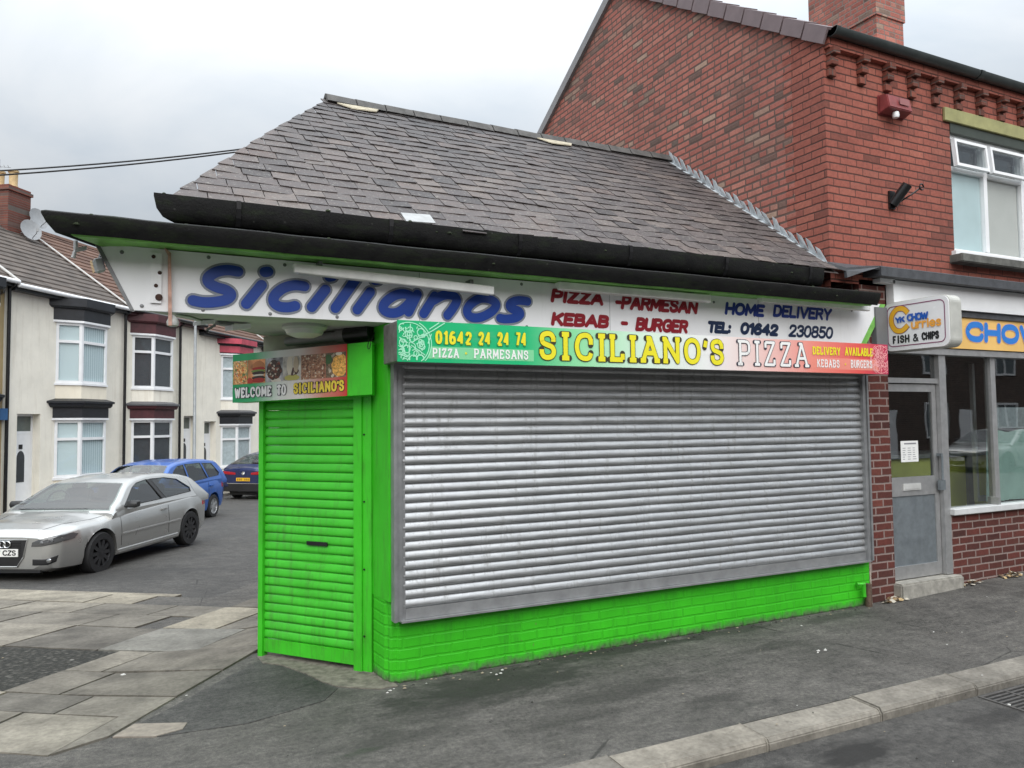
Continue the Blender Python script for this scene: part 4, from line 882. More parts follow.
# hood with the welcome sign over the corner door
hood = thing('welcome_sign', 'green hood sign with food photos and welcome wording over the corner door', 'sign', (0, 0, 0))
def HF(w, z, d=0.0): return DF(w, z + .026 * (w + .16) / 1.08, .15 + d)
mb = MB()
vs = [DF(-.15, 1.93, .02), DF(1.075, 1.955, .02), DF(1.075, 2.322, .02), DF(-.15, 2.295, .02), HF(-.15, 1.93, -.004), HF(1.13, 1.93, -.004), HF(1.13, 2.30, -.004), HF(-.15, 2.30, -.004)]
mb.add(vs, [(3, 2, 1, 0), (4, 5, 6, 7), (0, 1, 5, 4), (1, 2, 6, 5), (2, 3, 7, 6), (3, 0, 4, 7)]); mb.build('box', m_green, hood)
def gradw(name):
    m = NT(name, .3, .5); v = m.pos(); q = m.n('ShaderNodeVectorMath', operation='DOT_PRODUCT'); m.t.links.new(v, q.inputs[0]); q.inputs[1].default_value = DW
    w0 = DP.dot(DW); xx = m.fr(q.outputs['Value'], w0 - .16, w0 + .92)
    m.col(m.ramp(xx, [(0, (.012, .30, .10)), (.2, (.05, .42, .16)), (.42, (.70, .74, .68)), (.6, (.78, .72, .68)), (.8, (.62, .25, .18)), (1, (.55, .035, .03))])); return m.m
mb = MB(); rect(mb, HF, -.164, .918, 1.930, 2.300, -.003, .003); mb.build('panel', gradw('welcome print'), hood)
# food photographs: six small flat prints
def food(name, stops, scale=40, kind='v'):
    m = NT(name, .35); p = m.pos(); v = m.vor(p, scale, out='Color') if kind == 'v' else m.noise(p, scale, 4, .6)
    c = m.ramp(v, stops); h1_ = m.vor(m.map(p, (1, 1, 1), (3, 1, 2)), scale * 1.6, out='Color')
    c = m.mix(1.0, c, m.ramp(m.noise(p, scale * 1.7, 4), [(.3, (.45, .42, .4)), (.7, (1.9, 1.8, 1.7))]), 'MULTIPLY')
    if kind == 'v': c = m.mix(m.fr(h1_, .78, .84, 0, .75), c, (.80, .72, .58)); c = m.mix(m.fr(h1_, .12, .08, 0, .7), c, (.03, .012, .008))
    m.col(c); return m.m
fz0, fz1 = 2.068, 2.247
xs = [-.158, -.012, .165, .335, .505, .73, .912]
bgs = [('pizza print', [(0, (.32, .05, .02)), (.4, (.55, .25, .09)), (.7, (.65, .42, .2)), (1, (.08, .12, .03))], 48), ('orange backdrop print', [(0, (.60, .24, .09)), (1, (.72, .36, .16))], 6), ('grey cloth print', [(0, (.32, .34, .38)), (1, (.46, .47, .5))], 9),
       ('pale plate print', [(0, (.42, .42, .40)), (1, (.55, .55, .52))], 8), ('kebab meat print', [(0, (.14, .06, .035)), (.5, (.30, .15, .09)), (1, (.42, .26, .17))], 55), ('dark salad print', [(0, (.03, .05, .03)), (.5, (.16, .12, .08)), (1, (.30, .2, .12))], 30)]
for i, (nm, sp, sc) in enumerate(bgs):
    mb = MB(); rect(mb, HF, xs[i] + .002, xs[i + 1] - .002, fz0, fz1, .003, .0042); mb.build('food_photo', food(nm, sp, sc), hood)
def blob(cx, cz, rx, rz_, m, d=.005, a0=0, a1=6.2832, wob_=.06, name='food_picture', clip=None):
    mb = MB(); k = 22; rq = random.Random(int((cx + 5) * 1000)); pts = []
    for i in range(k):
        a = a0 + (a1 - a0) * i / (k - 1); q = 1 + rq.uniform(-wob_, wob_); pts.append((cx + rx * q * math.cos(a), cz + rz_ * q * math.sin(a)))
    pts = [(min(max(p[0], clip[0]), clip[1]), min(max(p[1], fz0 + .002), fz1 - .002)) if clip else p for p in pts]
    mb.extr([HF(p[0], p[1], d) for p in pts], DM * .0003); mb.build(name, m, hood)
blob(-.075, 2.16, .07, .082, food('pizza topping', [(0, (.42, .03, .02)), (.35, (.62, .30, .08)), (.6, (.72, .5, .22)), (.85, (.10, .16, .04)), (1, (.7, .62, .45))], 60), .0046, clip=(-.156, -.014))
BUN = flat('bun print', (.52, .20, .07)); RDP = flat('tomato print', (.42, .03, .02)); DKP = flat('patty print', (.05, .025, .018)); LFP = flat('lettuce print', (.20, .30, .06)); CRM = flat('sauce print', (.75, .68, .55))
c = (-.010, .163)
blob(.10, 2.185, .062, .05, BUN, .0046, 0, math.pi, .02, clip=c); blob(.10, 2.176, .066, .014, RDP, .0052, clip=c); blob(.095, 2.158, .07, .012, LFP, .0058, clip=c); blob(.10, 2.143, .064, .014, DKP, .0064, clip=c); blob(.10, 2.127, .06, .007, CRM, .007, clip=c)
blob(.10, 2.108, .066, .014, DKP, .0076, clip=c); blob(.10, 2.088, .062, .018, RDP, .0082, clip=c); blob(.015, 2.085, .03, .025, flat('ketchup print', (.5, .05, .03)), .0088, clip=c)
c = (.167, .333); blob(.25, 2.155, .075, .075, food('dark meat bowl', [(0, (.02, .014, .01)), (.6, (.07, .04, .025)), (1, (.26, .06, .03))], 50), .0046, clip=c)
c = (.337, .503); blob(.42, 2.09, .07, .022, flat('chips print', (.50, .46, .12)), .0046, clip=c); blob(.43, 2.135, .055, .03, food('wrap filling', [(0, (.03, .02, .02)), (1, (.16, .09, .07))], 50), .0052, clip=c); blob(.40, 2.18, .028, .07, CRM, .0058, clip=c); blob(.46, 2.185, .024, .06, flat('wrap print', (.55, .45, .32)), .0064, clip=c)
c = (.732, .91); blob(.86, 2.15, .075, .08, food('golden cheese', [(0, (.62, .30, .05)), (1, (.75, .48, .14))], 40, 'n'), .0046, clip=c); blob(.755, 2.20, .035, .035, flat('salad print', (.06, .14, .05)), .0052, clip=c); blob(.85, 2.235, .03, .012, CRM, .0058, clip=c)
word('lettering', 'WELCOME', (-.145, .235, 1.962, 2.042), .016, HF, .005, WHI, hood, slab=True, round_=False, gap=.2, outline=(.0035, OUT2))
word('lettering', 'TO', (.275, .375, 1.964, 2.044), .016, HF, .005, WHI, hood, slab=True, round_=False, gap=.2, outline=(.0035, OUT2))
word('name_lettering', "SICILIANO'S", (.43, .905, 1.966, 2.046), .016, HF, .005, flat('amber print', (.80, .62, .06)), hood, slab=True, round_=False, gap=.16, outline=(.0035, OUT))

# ------------------------------------------------------------------ brick building with the chip shop
XG, YB = 5.88, 5.09
bld = thing('brick_building', 'red brick two storey end building with fish and chip shop at street level', 'building', (0, 0, 0))
XE = 15.0; ZE = 5.40
AY, AZ = 8.5, ZE + (8.5 - 5.03) * .677
mb = MB(); wx0, wx1, wz0, wz1 = 7.73, 9.75, 3.50, 4.88
mb.add([(XG, YB, 3.05), (XE, YB, 3.05), (XE, YB, wz0), (XG, YB, wz0)], [(0, 1, 2, 3)])
mb.add([(XG, YB, wz0), (wx0, YB, wz0), (wx0, YB, wz1), (XG, YB, wz1)], [(0, 1, 2, 3)])
mb.add([(wx1, YB, wz0), (XE, YB, wz0), (XE, YB, wz1), (wx1, YB, wz1)], [(0, 1, 2, 3)])
mb.add([(XG, YB, wz1), (XE, YB, wz1), (XE, YB, ZE), (XG, YB, ZE)], [(0, 1, 2, 3)])
for (a, b) in (((wx0, wz0), (wx0, wz1)), ((wx1, wz0), (wx1, wz1)), ((wx0, wz1), (wx1, wz1)), ((wx0, wz0), (wx1, wz0))):
    mb.add([(a[0], YB, a[1]), (b[0], YB, b[1]), (b[0], YB + .25, b[1]), (a[0], YB + .25, a[1])], [(0, 1, 2, 3)])
mb.build('front_wall', m_brick_front, bld, fix=False)
mb = MB(); zr_ = lambda y: AZ - .597 * (y - AY)
# the last metre of the gable is the same red facing brick, toothed into older brick
mb.add([(XG, YB, 2.9), (XG, YB + .40, 2.9), (XG, YB + .40, ZE + .40 * .677 + .02), (XG, YB, ZE + .03)], [(0, 1, 2, 3)])
tooth = MB(); 
for i in range(34):
    z = 2.95 + i * .075
    if i % 2: continue
    tooth.add([(XG - .0015, YB + .39, z), (XG - .0015, YB + .51, z), (XG - .0015, YB + .51, z + .075), (XG - .0015, YB + .39, z + .075)], [(0, 1, 2, 3)])
mb.v += []; mb.add(tooth.v, tooth.f); mb.build('quoin_wall', m_brick_front, bld, fix=False)
mb = MB(); mb.add([(XG, YB + .40, -.2), (XG, 14.0, -.2), (XG, 14.0, zr_(14.0)), (XG, AY, AZ), (XG, YB + .40, ZE + (YB + .40 - 5.03) * .677)], [(0, 1, 2, 3, 4)])
mb.build('gable_wall', m_brick_gable, bld, fix=False)
mb = MB(); mb.add([(XE, YB, -.2), (XE, 14, -.2), (XE, 14, zr_(14)), (XE, AY, AZ), (XE, YB, ZE)], [(4, 3, 2, 1, 0)]); mb.add([(XG, 14, -.2), (XE, 14, -.2), (XE, 14, zr_(14)), (XG, 14, zr_(14))], [(0, 1, 2, 3)]); mb.build('rear_wall', m_brick_gable, bld, fix=False)
m_rooft = plain('purple brown concrete tile', (.12, .085, .085), .7, 0, .25, 5, .3)
mb = MB(); mb.add([(XG - .03, 4.95, ZE + .0), (XE, 4.95, ZE), (XE, AY, AZ + .05), (XG - .03, AY, AZ + .05)], [(0, 1, 2, 3)]); mb.add([(XG - .03, AY, AZ + .05), (XE, AY, AZ + .05), (XE, 14.2, zr_(14.2) + .05), (XG - .03, 14.2, zr_(14.2) + .05)], [(0, 1, 2, 3)])
bro = mb.build('tiled_roof', m_rooft, bld, fix=False)
m_verge = plain('mauve verge tile', (.155, .115, .12), .6, 0, .12, 6)
mb = MB(); n = 13
for i in range(n):
    f0, f1 = i / n, (i + 1) / n - .004; ya = 5.01 + (AY - 5.01) * f0; yb = 5.01 + (AY - 5.01) * f1
    za = ZE - .01 + (ya - 5.01) * .677; zb = ZE - .01 + (yb - 5.01) * .677; l = .012
    prf = [(-.055, -.085), (-.055, .055), (.13, .075), (.13, .055), (-.03, .035), (-.03, -.085)]
    mb.loft([[(XG + a, ya - b * .45, za + b + l) for a, b in prf], [(XG + a, yb - b * .45, zb + b) for a, b in prf]])
mb.build('verge_tiles', m_verge, bro)
mb = MB(); mb.extr([(XG - .05, AY, AZ + .09), (XG - .05, 14.2, zr_(14.2) + .09), (XG - .05, 14.2, zr_(14.2) - .05), (XG - .05, AY, AZ - .06)], (.14, 0, 0)); mb.build('rear_bargeboard', plain('grey barge trim', (.22, .215, .22), .6), bro)
# half round gutter
mb = MB(); n = 10
prf = [(.065 * math.cos(math.pi * (1 + i / n)), .065 * math.sin(math.pi * (1 + i / n))) for i in range(n + 1)] + [(.055, .008), (-.055, .008)]
for xa, xb in ((XG - .0, 8.05), (8.06, 10.6), (10.61, XE)):
    mb.loft([[(x, 4.985 + a, ZE + .05 + b) for a, b in prf] for x in (xa, xb)], smooth=True)
    rp = [(a * 1.1, b * 1.1) for a, b in prf]; mb.loft([[(x, 4.985 + a, ZE + .05 + b) for a, b in rp] for x in (xa, xa + .05)], smooth=True)
mb.build('gutter', plain('dark green grey gutter', (.045, .055, .055), .4, .1, .25, 6), bld)
mb = MB(); mb.box((XG + .01, 5.03, ZE - .10), (XE, 5.088, ZE + .02)); mb.build('eaves_course', m_brick_front, bld)
ccol = brick('sooty corbel brick', [(0, (.11, .04, .03)), (.5, (.20, .065, .045)), (1, (.27, .085, .06))], (.1, .07, .06), 0)
for i in range(22):
    xc = 6.0 + i * .372; mb = MB(); zt = ZE - .10
    if i == 0: xc = 5.955
    for k, (dz0, pr) in enumerate(((0, .10), (.10, .075), (.20, .045))):
        mb.box((xc - .045, YB - pr, zt - dz0 - .068), (xc + .045, YB - .0015, zt - dz0)); 
        if k < 2: mb.box((xc - .035, YB - pr + .045, zt - dz0 - .0995), (xc + .035, YB - .0015, zt - dz0 - .0685))
    bevel(mb.build('corbel', ccol, bld), .005, 1)
# upper window
m_lintel = plain('olive painted lintel', (.30, .29, .125), .6, 0, .18, 7)
mb = MB(); mb.box((7.62, YB - .035, 4.885), (9.86, YB - .0015, 5.03)); bevel(mb.build('lintel', m_lintel, bld), .006, 1)
mb = MB(); mb.box((7.645, YB - .14, 3.365), (9.84, YB + .05, 3.455)); bevel(mb.build('window_sill', m_stone_dk, bld), .01, 2)
wf = MB(); y0, y1 = YB + .04, YB + .11
def fr_(mb, x0, x1, z0, z1, t, y0=y0, y1=y1):
    mb.box((x0, y0, z0), (x0 + t, y1, z1)); mb.box((x1 - t, y0, z0), (x1, y1, z1)); mb.box((x0 + t, y0, z0), (x1 - t, y1, z0 + t)); mb.box((x0 + t, y0, z1 - t), (x1 - t, y1, z1))
fr_(wf, wx0 + .003, wx1 - .003, 3.503, 4.78, .045); wf.box((8.345, y0 + .002, 3.558), (8.405, y1 - .002, 4.725)); wf.box((9.03, y0 + .002, 3.558), (9.09, y1 - .002, 4.725))
wf.box((wx0 + .058, y0 + .004, 4.395), (8.345, y1 - .004, 4.44)); wf.box((8.405, y0 + .004, 4.395), (9.03, y1 - .004, 4.44)); wf.box((9.09, y0 + .004, 4.395), (wx1 - .058, y1 - .004, 4.44))
win = wf.build('window', m_white, bld)
mb = MB(); mb.box((7.73, YB - .01, 4.78), (9.75, YB + .14, 4.883)); mb.build('window_head', plain('dark green box', (.035, .045, .035), .5), win)
mb = MB(); mb.box((wx0 + .05, YB + .075, 3.55), (wx1 - .05, YB + .081, 4.73)); mb.build('pane', m_glass, win)
mb = MB(); mb.box((7.68, YB - .05, 3.457), (9.80, YB + .09, 3.502)); mb.build('sill_strip', m_white, win)
for (a, b) in ((7.79, 8.345), (8.405, 9.03)):    # top-hung lights standing open
    mb = MB(); sn, cs = math.sin(R(5)), math.cos(R(5))
    def PT(u, v, d): return Vector((u, YB + .035 - (4.72 - v) * sn - d * cs, 4.725 - (4.72 - v) * cs + d * sn * 0))
    for (u0, u1, v0, v1) in ((a, a + .032, 4.42, 4.72), (b - .032, b, 4.42, 4.72), (a + .032, b - .032, 4.42, 4.452), (a + .032, b - .032, 4.688, 4.72)): rect(mb, PT, u0, u1, v0, v1, 0, .045)
    vt = mb.build('vent_light', m_white, win); mb = MB(); rect(mb, PT, a + .032, b - .032, 4.452, 4.688, .02, .026); mb.build('pane', m_glass, vt)
def blinds(name, c): return plain(name, c, .8, 0, .06, 3)
mb = MB(); mb.box((wx0 + .05, YB + .094, 3.5), (8.37, YB + .099, 4.4)); mb.build('curtain', blinds('pale blue net', (.55, .66, .68)), win)
mb = MB(); mb.box((8.39, YB + .094, 3.5), (9.02, YB + .099, 4.4)); mb.build('curtain', blinds('off white net', (.55, .53, .50)), win)
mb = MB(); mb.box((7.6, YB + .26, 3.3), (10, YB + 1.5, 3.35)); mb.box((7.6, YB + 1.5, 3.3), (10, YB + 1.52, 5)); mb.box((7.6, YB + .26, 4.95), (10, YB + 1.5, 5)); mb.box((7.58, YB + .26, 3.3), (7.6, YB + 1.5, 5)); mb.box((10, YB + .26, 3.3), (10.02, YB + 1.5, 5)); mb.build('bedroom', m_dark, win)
# chimney
ch = MB(); ch.box((9.60, 7.35, 6.4), (10.18, 8.50, 7.62)); ch.box((9.575, 7.33, 7.621), (10.205, 8.55, 9.2)); ch.build('chimney', m_brick_chim, bld)
# shopfront
mb = MB()
mb.extr([(XG - .03, 4.97, 3.19), (6.30, 4.86, 3.20), (XE, 4.86, 3.20), (XE, YB - .0015, 3.265), (XG - .03, YB - .0015, 3.265)], (0, 0, -.0)) if False else None
prf = [(YB - .0015, 3.235), (4.90, 3.20), (4.885, 3.19), (4.885, 3.105), (4.905, 3.10), (YB - .0015, 3.12)]
mb.loft([[(x, y, z) for y, z in prf] for x in (6.32, 8.9)]); mb.loft([[(x, y - .001, z - .001) for y, z in prf] for x in (8.904, XE)])
mb.extr([(5.84, YB - .003, 3.235), (6.318, YB - .003, 3.235), (6.318, 4.90, 3.20), (5.95, 4.97, 3.165)], (0, 0, -.035)); mb.extr([(6.318, 4.89, 3.185), (6.10, 4.91, 3.125), (5.95, 4.96, 3.07), (5.95, 4.97, 3.14)], (0, .03, 0))
mb.build('lead_capping', m_lead_dk, bld)
mb = MB(); mb.box((6.45, 5.0, 3.07), (6.66, 5.085, 3.11)); mb.build('batten_end', m_white, bld)
mb = MB(); mb.box((6.635, 5.0, 2.865), (8.85, 5.085, 3.104)); mb.box((8.853, 5.0, 2.865), (XE, 5.085, 3.104)); mb.build('upper_fascia', m_white, bld)
mb = MB(); mb.box((6.635, 5.03, 2.80), (XE, 5.087, 2.864)); mb.build('painted_fascia_shadow', m_lead_dk, bld)  # dark strip paints in the shadow line below the upper fascia; not lead
pr = MB(); pr.box((6.262, YB, -.15), (6.625, YB + .42, 3.10)); pr.build('pier', m_brick_low, bld)
mb = MB(); rq = random.Random(4)
pts = [(6.25 + rq.uniform(-.004, .006), z * .09) for z in range(0, 24)]
for (a, b), (c, d) in zip(pts, pts[1:]):
    w = rq.uniform(.004, .022); mb.add([(a, 5.072, b), (a + w, 5.066, b), (c + w * .8, 5.066, d), (c, 5.072, d)], [(0, 1, 2, 3)])
mb.build('rough_mortar_joint', plain('ragged pale mortar', (.42, .36, .30), .95, 0, .3, 25, .7), bld)
mb = MB(); mb.box((7.50, YB, -.1), (XE, YB + .20, .755)); mb.build('stall_riser', m_brick_low, bld)
mb = MB(); mb.box((6.60, 5.0, -.1), (7.54, YB + .12, .160)); bevel(mb.build('door_step', m_stone, bld), .015, 2)
mb = MB(); mb.box((7.49, YB - .05, .757), (XE, YB + .11, .822)); bevel(mb.build('window_ledge', plain('pale grey sill', (.60, .61, .61), .5, .1), bld), .006, 1)
sf = MB(); yA, yB_ = YB + .02, YB + .09
sf.box((6.628, yA - .04, 2.40), (XE, yB_, 2.462)); sf.box((7.40, yA - .02, .167), (7.50, yB_, 2.40)); sf.box((6.628, yA, 2.105), (7.40, yB_, 2.155))
sf.box((7.505, yA, .823), (7.535, yB_, 2.40)); sf.box((8.285, yA, .823), (8.365, yB_, 2.40)); sf.box((8.25, YB - .03, .823), (8.285, yB_, .90)); sf.box((10.3, yA, .823), (10.38, yB_, 2.40))
sf.build('shopfront_frame', m_alu, bld)
for (a, b) in ((7.535, 8.285), (8.365, 10.3)):
    mb = MB(); mb.box((a, yA + .03, .823), (b, yA + .038, 2.40)); mb.build('shop_window', m_glass_shop, bld)
mb = MB(); mb.box((6.63, yA + .03, 2.155), (7.40, yA + .038, 2.40)); mb.build('fanlight', m_glass_shop, bld)
dr = MB(); yd0, yd1 = YB + .045, YB + .085
dr.box((6.63, yd0, .17), (6.68, yd1, 2.095)); dr.box((7.33, yd0, .17), (7.395, yd1, 2.095)); dr.box((6.68, yd0, 2.02), (7.33, yd1, 2.095)); dr.box((6.68, yd0, .98), (7.33, yd1, 1.165)); dr.box((6.68, yd0, .17), (7.33, yd1, .295))
door = dr.build('door', m_alu, bld)
mb = MB(); mb.box((6.68, yd0 + .012, .295), (7.33, yd1 - .01, .98)); mb.build('kick_panel', m_alu2, door)
mb = MB(); mb.box((6.68, yd0 + .015, 1.165), (7.33, yd0 + .021, 2.02)); mb.build('pane', m_glass_shop, door)
mb = MB(); mb.box((6.84, yd0 - .012, 1.035), (7.10, yd0 - .001, 1.10)); mb.box((6.865, yd0 - .016, 1.048), (7.075, yd0 - .0125, 1.086)); mb.build('letterbox', plain('pale steel flap', (.62, .62, .60), .35, .3), door)
mb = MB(); mb.box((7.345, yd0 - .05, 1.02), (7.43, yd0 - .02, 1.12)); mb.tube([(7.385, yd0 - .05, 1.12), (7.385, yd0 - .05, 1.36)], .012, 8); mb.box((7.37, yd0 - .05, 1.36), (7.40, yd0, 1.39)); mb.build('handle', m_alu2, door)
# interior of the chip shop
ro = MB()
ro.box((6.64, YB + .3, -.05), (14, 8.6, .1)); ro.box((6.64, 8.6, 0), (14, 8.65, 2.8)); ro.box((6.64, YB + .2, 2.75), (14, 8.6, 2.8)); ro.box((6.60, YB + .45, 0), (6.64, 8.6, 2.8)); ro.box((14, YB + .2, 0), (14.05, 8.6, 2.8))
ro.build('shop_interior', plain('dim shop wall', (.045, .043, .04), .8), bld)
ct = thing('shop_counter', 'yellow green counter with steel top seen through the chip shop window', 'counter', (0, 0, 0))
mb = MB(); mb.box((6.9, 5.72, .1), (9.32, 6.3, 1.30)); mb.build('front', plain('lime yellow laminate', (.66, .68, .16), .4), ct)
mb = MB(); mb.box((6.85, 5.68, 1.305), (9.36, 6.35, 1.35)); mb.build('top', plain('counter steel', (.5, .5, .5), .35, .5), ct)
mb = MB(); mb.box((8.72, 5.69, .1), (8.82, 5.719, 1.30)); mb.build('post', m_alu2, ct)
mb = MB(); mb.box((8.30, 5.32, .83), (8.34, 5.36, 2.35)); mb.box((8.56, 5.32, .83), (8.60, 5.36, 2.35)); mb.box((8.34, 5.32, .83), (8.56, 5.36, .89)); tag(mb.build('display_frame', m_alu, None), 'tall aluminium display frame standing just inside the shop window', 'frame')
mb = MB(); prf = []
n = 30; vs = []
for i in range(n + 1):
    x = 8.37 + 1.9 * i / n; f = .02 * math.sin(i * 1.1) + .012 * math.sin(i * 2.7 + 1)
    vs += [(x, 5.26 + f, .83), (x, 5.23 + f * .5, 1.60 + .015 * math.sin(i * .8))]
mb.add(vs, [(2 * i, 2 * i + 2, 2 * i + 3, 2 * i + 1) for i in range(n)], 0, True); tag(mb.build('window_curtain', plain('mint cloth', (.48, .66, .58), .8, 0, .12, 4), None, fix=False), 'mint green cloth hung across the lower chip shop window', 'curtain')
mb = MB(); mb.box((8.37, 5.215, 1.63), (10.28, 5.22, 1.86)); tag(mb.build('window_film', plain('frosted film', (.42, .44, .45), .7, 0, .2, 22)), 'grey frosted film strip above the mint cloth in the shop window', 'film')
nt_ = thing('paper_notice', 'white paper opening hours notice taped inside the chip shop door', 'notice', (0, 0, 0))
mb = MB(); mb.box((6.85, yd0 + .0115, 1.315), (7.11, yd0 + .0135, 1.525)); mb.build('sheet', flat('paper white', (.78, .78, .76), .8), nt_)
mb = MB()
for i in range(3):
    for k in range(6): mb.box((6.875 + i * .075, yd0 + .0105, 1.34 + k * .022), (6.875 + i * .075 + rr.uniform(.03, .055), yd0 + .0113, 1.346 + k * .022))
mb.box((6.90, yd0 + .0105, 1.49), (7.08, yd0 + .0113, 1.505)); mb.build('printed_lines', flat('grey print', (.25, .25, .27), .8), nt_)

# yellow shop sign
ck = thing('chip_shop_sign', 'yellow fascia sign with big blue letters over the chip shop window', 'sign', (0, 0, 0))
mb = MB(); mb.box((6.64, 5.052, 2.470), (13.0, 5.088, 2.798)); mb.build('board', plain('warm yellow acrylic', (.80, .50, .16), .35, 0, .1, 2), ck)
PY = FF(5.052); CB = flat('bright blue letters', (.03, .20, .62), .35); CO = flat('pink letter edge', (.72, .42, .30), .35)
word('lettering', 'CHOW', (7.79, 9.12, 2.545, 2.765), .064, PY, .002, CB, ck, shear=.06, gap=.24, outline=(.007, CO))
# projecting box sign
prj = thing('projecting_sign', 'white rounded box sign for fish and chips sticking out from the wall', 'sign', (0, 0, 0))
def RRect(y0, y1, z0, z1, r, k=6):
    o = []
    for (cy, cz, a0) in ((y1 - r, z1 - r, 0), (y0 + r, z1 - r, 90), (y0 + r, z0 + r, 180), (y1 - r, z0 + r, 270)):
        for i in range(k + 1): a = R(a0 + 90 * i / k); o.append((cy + r * math.cos(a), cz + r * math.sin(a)))
    return o
XS = 6.575; rr1 = RRect(4.40, 5.075, 2.395, 2.875, .075)
mb = MB(); mb.loft([[(XS + dx, y, z) for y, z in rr1] for dx in (.012, .17)]); mb.build('case', plain('cream grey case', (.50, .50, .46), .45, .1, .15, 6), prj)
rr2 = RRect(4.407, 5.068, 2.402, 2.868, .07); mb = MB(); mb.extr([(XS, y, z) for y, z in rr2], (.0115, 0, 0)); mb.build('face', plain('white acrylic face', (.76, .76, .76), .25, 0, .04, 5), prj)
mb = MB(); mb.extr([(XS + .171, y, z) for y, z in rr2], (.008, 0, 0)); mb.build('face', plain('white acrylic face', (.76, .76, .76), .25, 0, .04, 5), prj)
def PP(u, v, d): return Vector((XS - d, 5.075 - u, 2.395 + v))         # u runs from the wall outwards, 0 to .675; v 0 to .48
PURP = flat('purple line', (.20, .02, .10)); YO = flat('amber letters', (.78, .42, .02)); CBL = flat('sign blue', (.01, .09, .42)); ORG = flat('orange letters', (.80, .36, .05)); BLK = flat('black letters', (.012, .012, .014))
b_ = RRect(.045, .63, .05, .435, .05); mb = MB(); stroke_mesh(mb, [(False, b_ + [b_[0]])], .008, PP, .002); mb.build('border_line', PURP, prj, fix=False)
cst = [(True, [(.265, .355), (.22, .40), (.15, .405), (.095, .35), (.09, .27), (.13, .205), (.20, .195), (.262, .240)])]
mb = MB(); stroke_mesh(mb, cst, .056, PP, .002, False); mb.build('letter_outline', PURP, prj, fix=False)
mb = MB(); stroke_mesh(mb, cst, .046, PP, .0045, False); mb.build('letter', YO, prj, fix=False)
word('lettering', 'YK', (.130, .235, .270, .330), .017, PP, .008, CBL, prj, gap=.14)
word('lettering', 'CHOW', (.255, .475, .272, .345), .018, PP, .008, CBL, prj, gap=.14)
word('lettering', 'urries', (.295, .600, .195, .290), .018, PP, .006, ORG, prj, gap=.22)
word('lettering', 'FISH', (.085, .280, .075, .152), .017, PP, .002, BLK, prj, slab=True, round_=False, gap=.14)
word('lettering', '&', (.305, .365, .077, .150), .013, PP, .002, BLK, prj)
word('lettering', 'CHIPS', (.390, .575, .079, .155), .017, PP, .002, BLK, prj, slab=True, round_=False, gap=.14)
mb = MB(); mb.box((6.41, 5.03, 2.43), (6.572, 5.088, 2.83)); mb.build('mounting_plate', plain('grey mounting plate', (.16, .165, .17), .6), prj)
# alarm box and bracket
al = thing('alarm_box', 'faded red burglar alarm box high on the brick front', 'alarm box', (6.80, YB, 4.87))
mb = MB(); mb.extr([(-.19, 0, -.09), (.19, 0, -.09), (.19, 0, .11), (-.19, 0, .11)], (0, -.02, 0)); mb.loft([[(-.185, -.02, -.085), (.185, -.02, -.085), (.185, -.02, .105), (-.185, -.02, .105)], [(-.17, -.13, -.05), (.17, -.13, -.05), (.17, -.10, .09), (-.17, -.10, .09)]])
bevel(mb.build('case', plain('faded red plastic', (.20, .035, .035), .5, 0, .25, 10), al), .008, 2)
mb = MB(); mb.lathe([(0, -.06), (.03, -.055), (.035, -.03), (.03, 0)], (-.03, -.085, -.07), 'z', 12); mb.build('lamp', m_white, al)
mb = MB(); mb.box((-.02, -.131, .0), (.12, -.128, .06)); mb.build('sticker', plain('faded sticker', (.30, .12, .12), .6), al)
fb = thing('flagpole_bracket', 'black wall bracket with tilted socket and scroll stay on the brick front', 'bracket', (6.76, YB, 3.93))
mb = MB(); mb.obox((0, -.012, 0), (.04, 0, 0), (0, .01, 0), (0, 0, .09)); mb.build('back_plate', m_blackgloss, fb)
mb = MB(); mb.tube([(.0, -.02, -.05), (.07, -.14, .13)], .05, 12); mb.build('socket', m_blackgloss, fb)
mb = MB(); mb.tube([(.03, -.02, -.05), (.16, -.12, .05), (.24, -.17, .12)], .009, 6); pts = [(.24 + .03 * math.cos(a), -.17, .12 + .03 * math.sin(a)) for a in [i * .5 for i in range(12)]]; mb.tube(pts, .008, 6); mb.build('scroll_stay', m_blackgloss, fb)

# ------------------------------------------------------------------ terrace across the side street
RZT = R(90) - A0
TF = -13.4
def lhouse(name): pass
m_cream = render_wall('cream masonry paint', (.82, .76, .63)); m_cream2 = render_wall('pale cream masonry paint', (.85, .81, .71), .32); m_tan = render_wall('tan masonry paint', (.50, .38, .20)); m_cream3 = render_wall('ivory masonry paint', (.83, .79, .68), .28)
def tiles(name, a, b):
    m = NT(name, .8, .3); x, y, z = m.xyz(m.obj()); r = m.white(m.comb(m.math('FLOOR', m.math('DIVIDE', x, .3)), m.math('FLOOR', m.math('DIVIDE', y, .28)), 0.0))
    c = m.mix(r, a, b); f = m.noise(m.obj(), 3, 6, .6); c = m.mix(1.0, c, m.ramp(f, [(.3, (.7, .7, .7)), (.7, (1.15, 1.12, 1.1))]), 'MULTIPLY'); m.col(c)
    return m.m
m_tileA = tiles('weathered grey brown tiles', (.085, .073, .065), (.13, .11, .097)); m_tileB = tiles('brown pantiles', (.095, .052, .038), (.145, .082, .058))
m_black = plain('black painted timber', (.014, .016, .02), .4, 0, .3, 6); m_maroon = plain('maroon painted timber', (.07, .018, .022), .45, 0, .25, 6); m_redt = plain('pinkish red painted timber', (.42, .06, .09), .45, 0, .2, 6)
m_vblind = NT('vertical blinds', .7); 
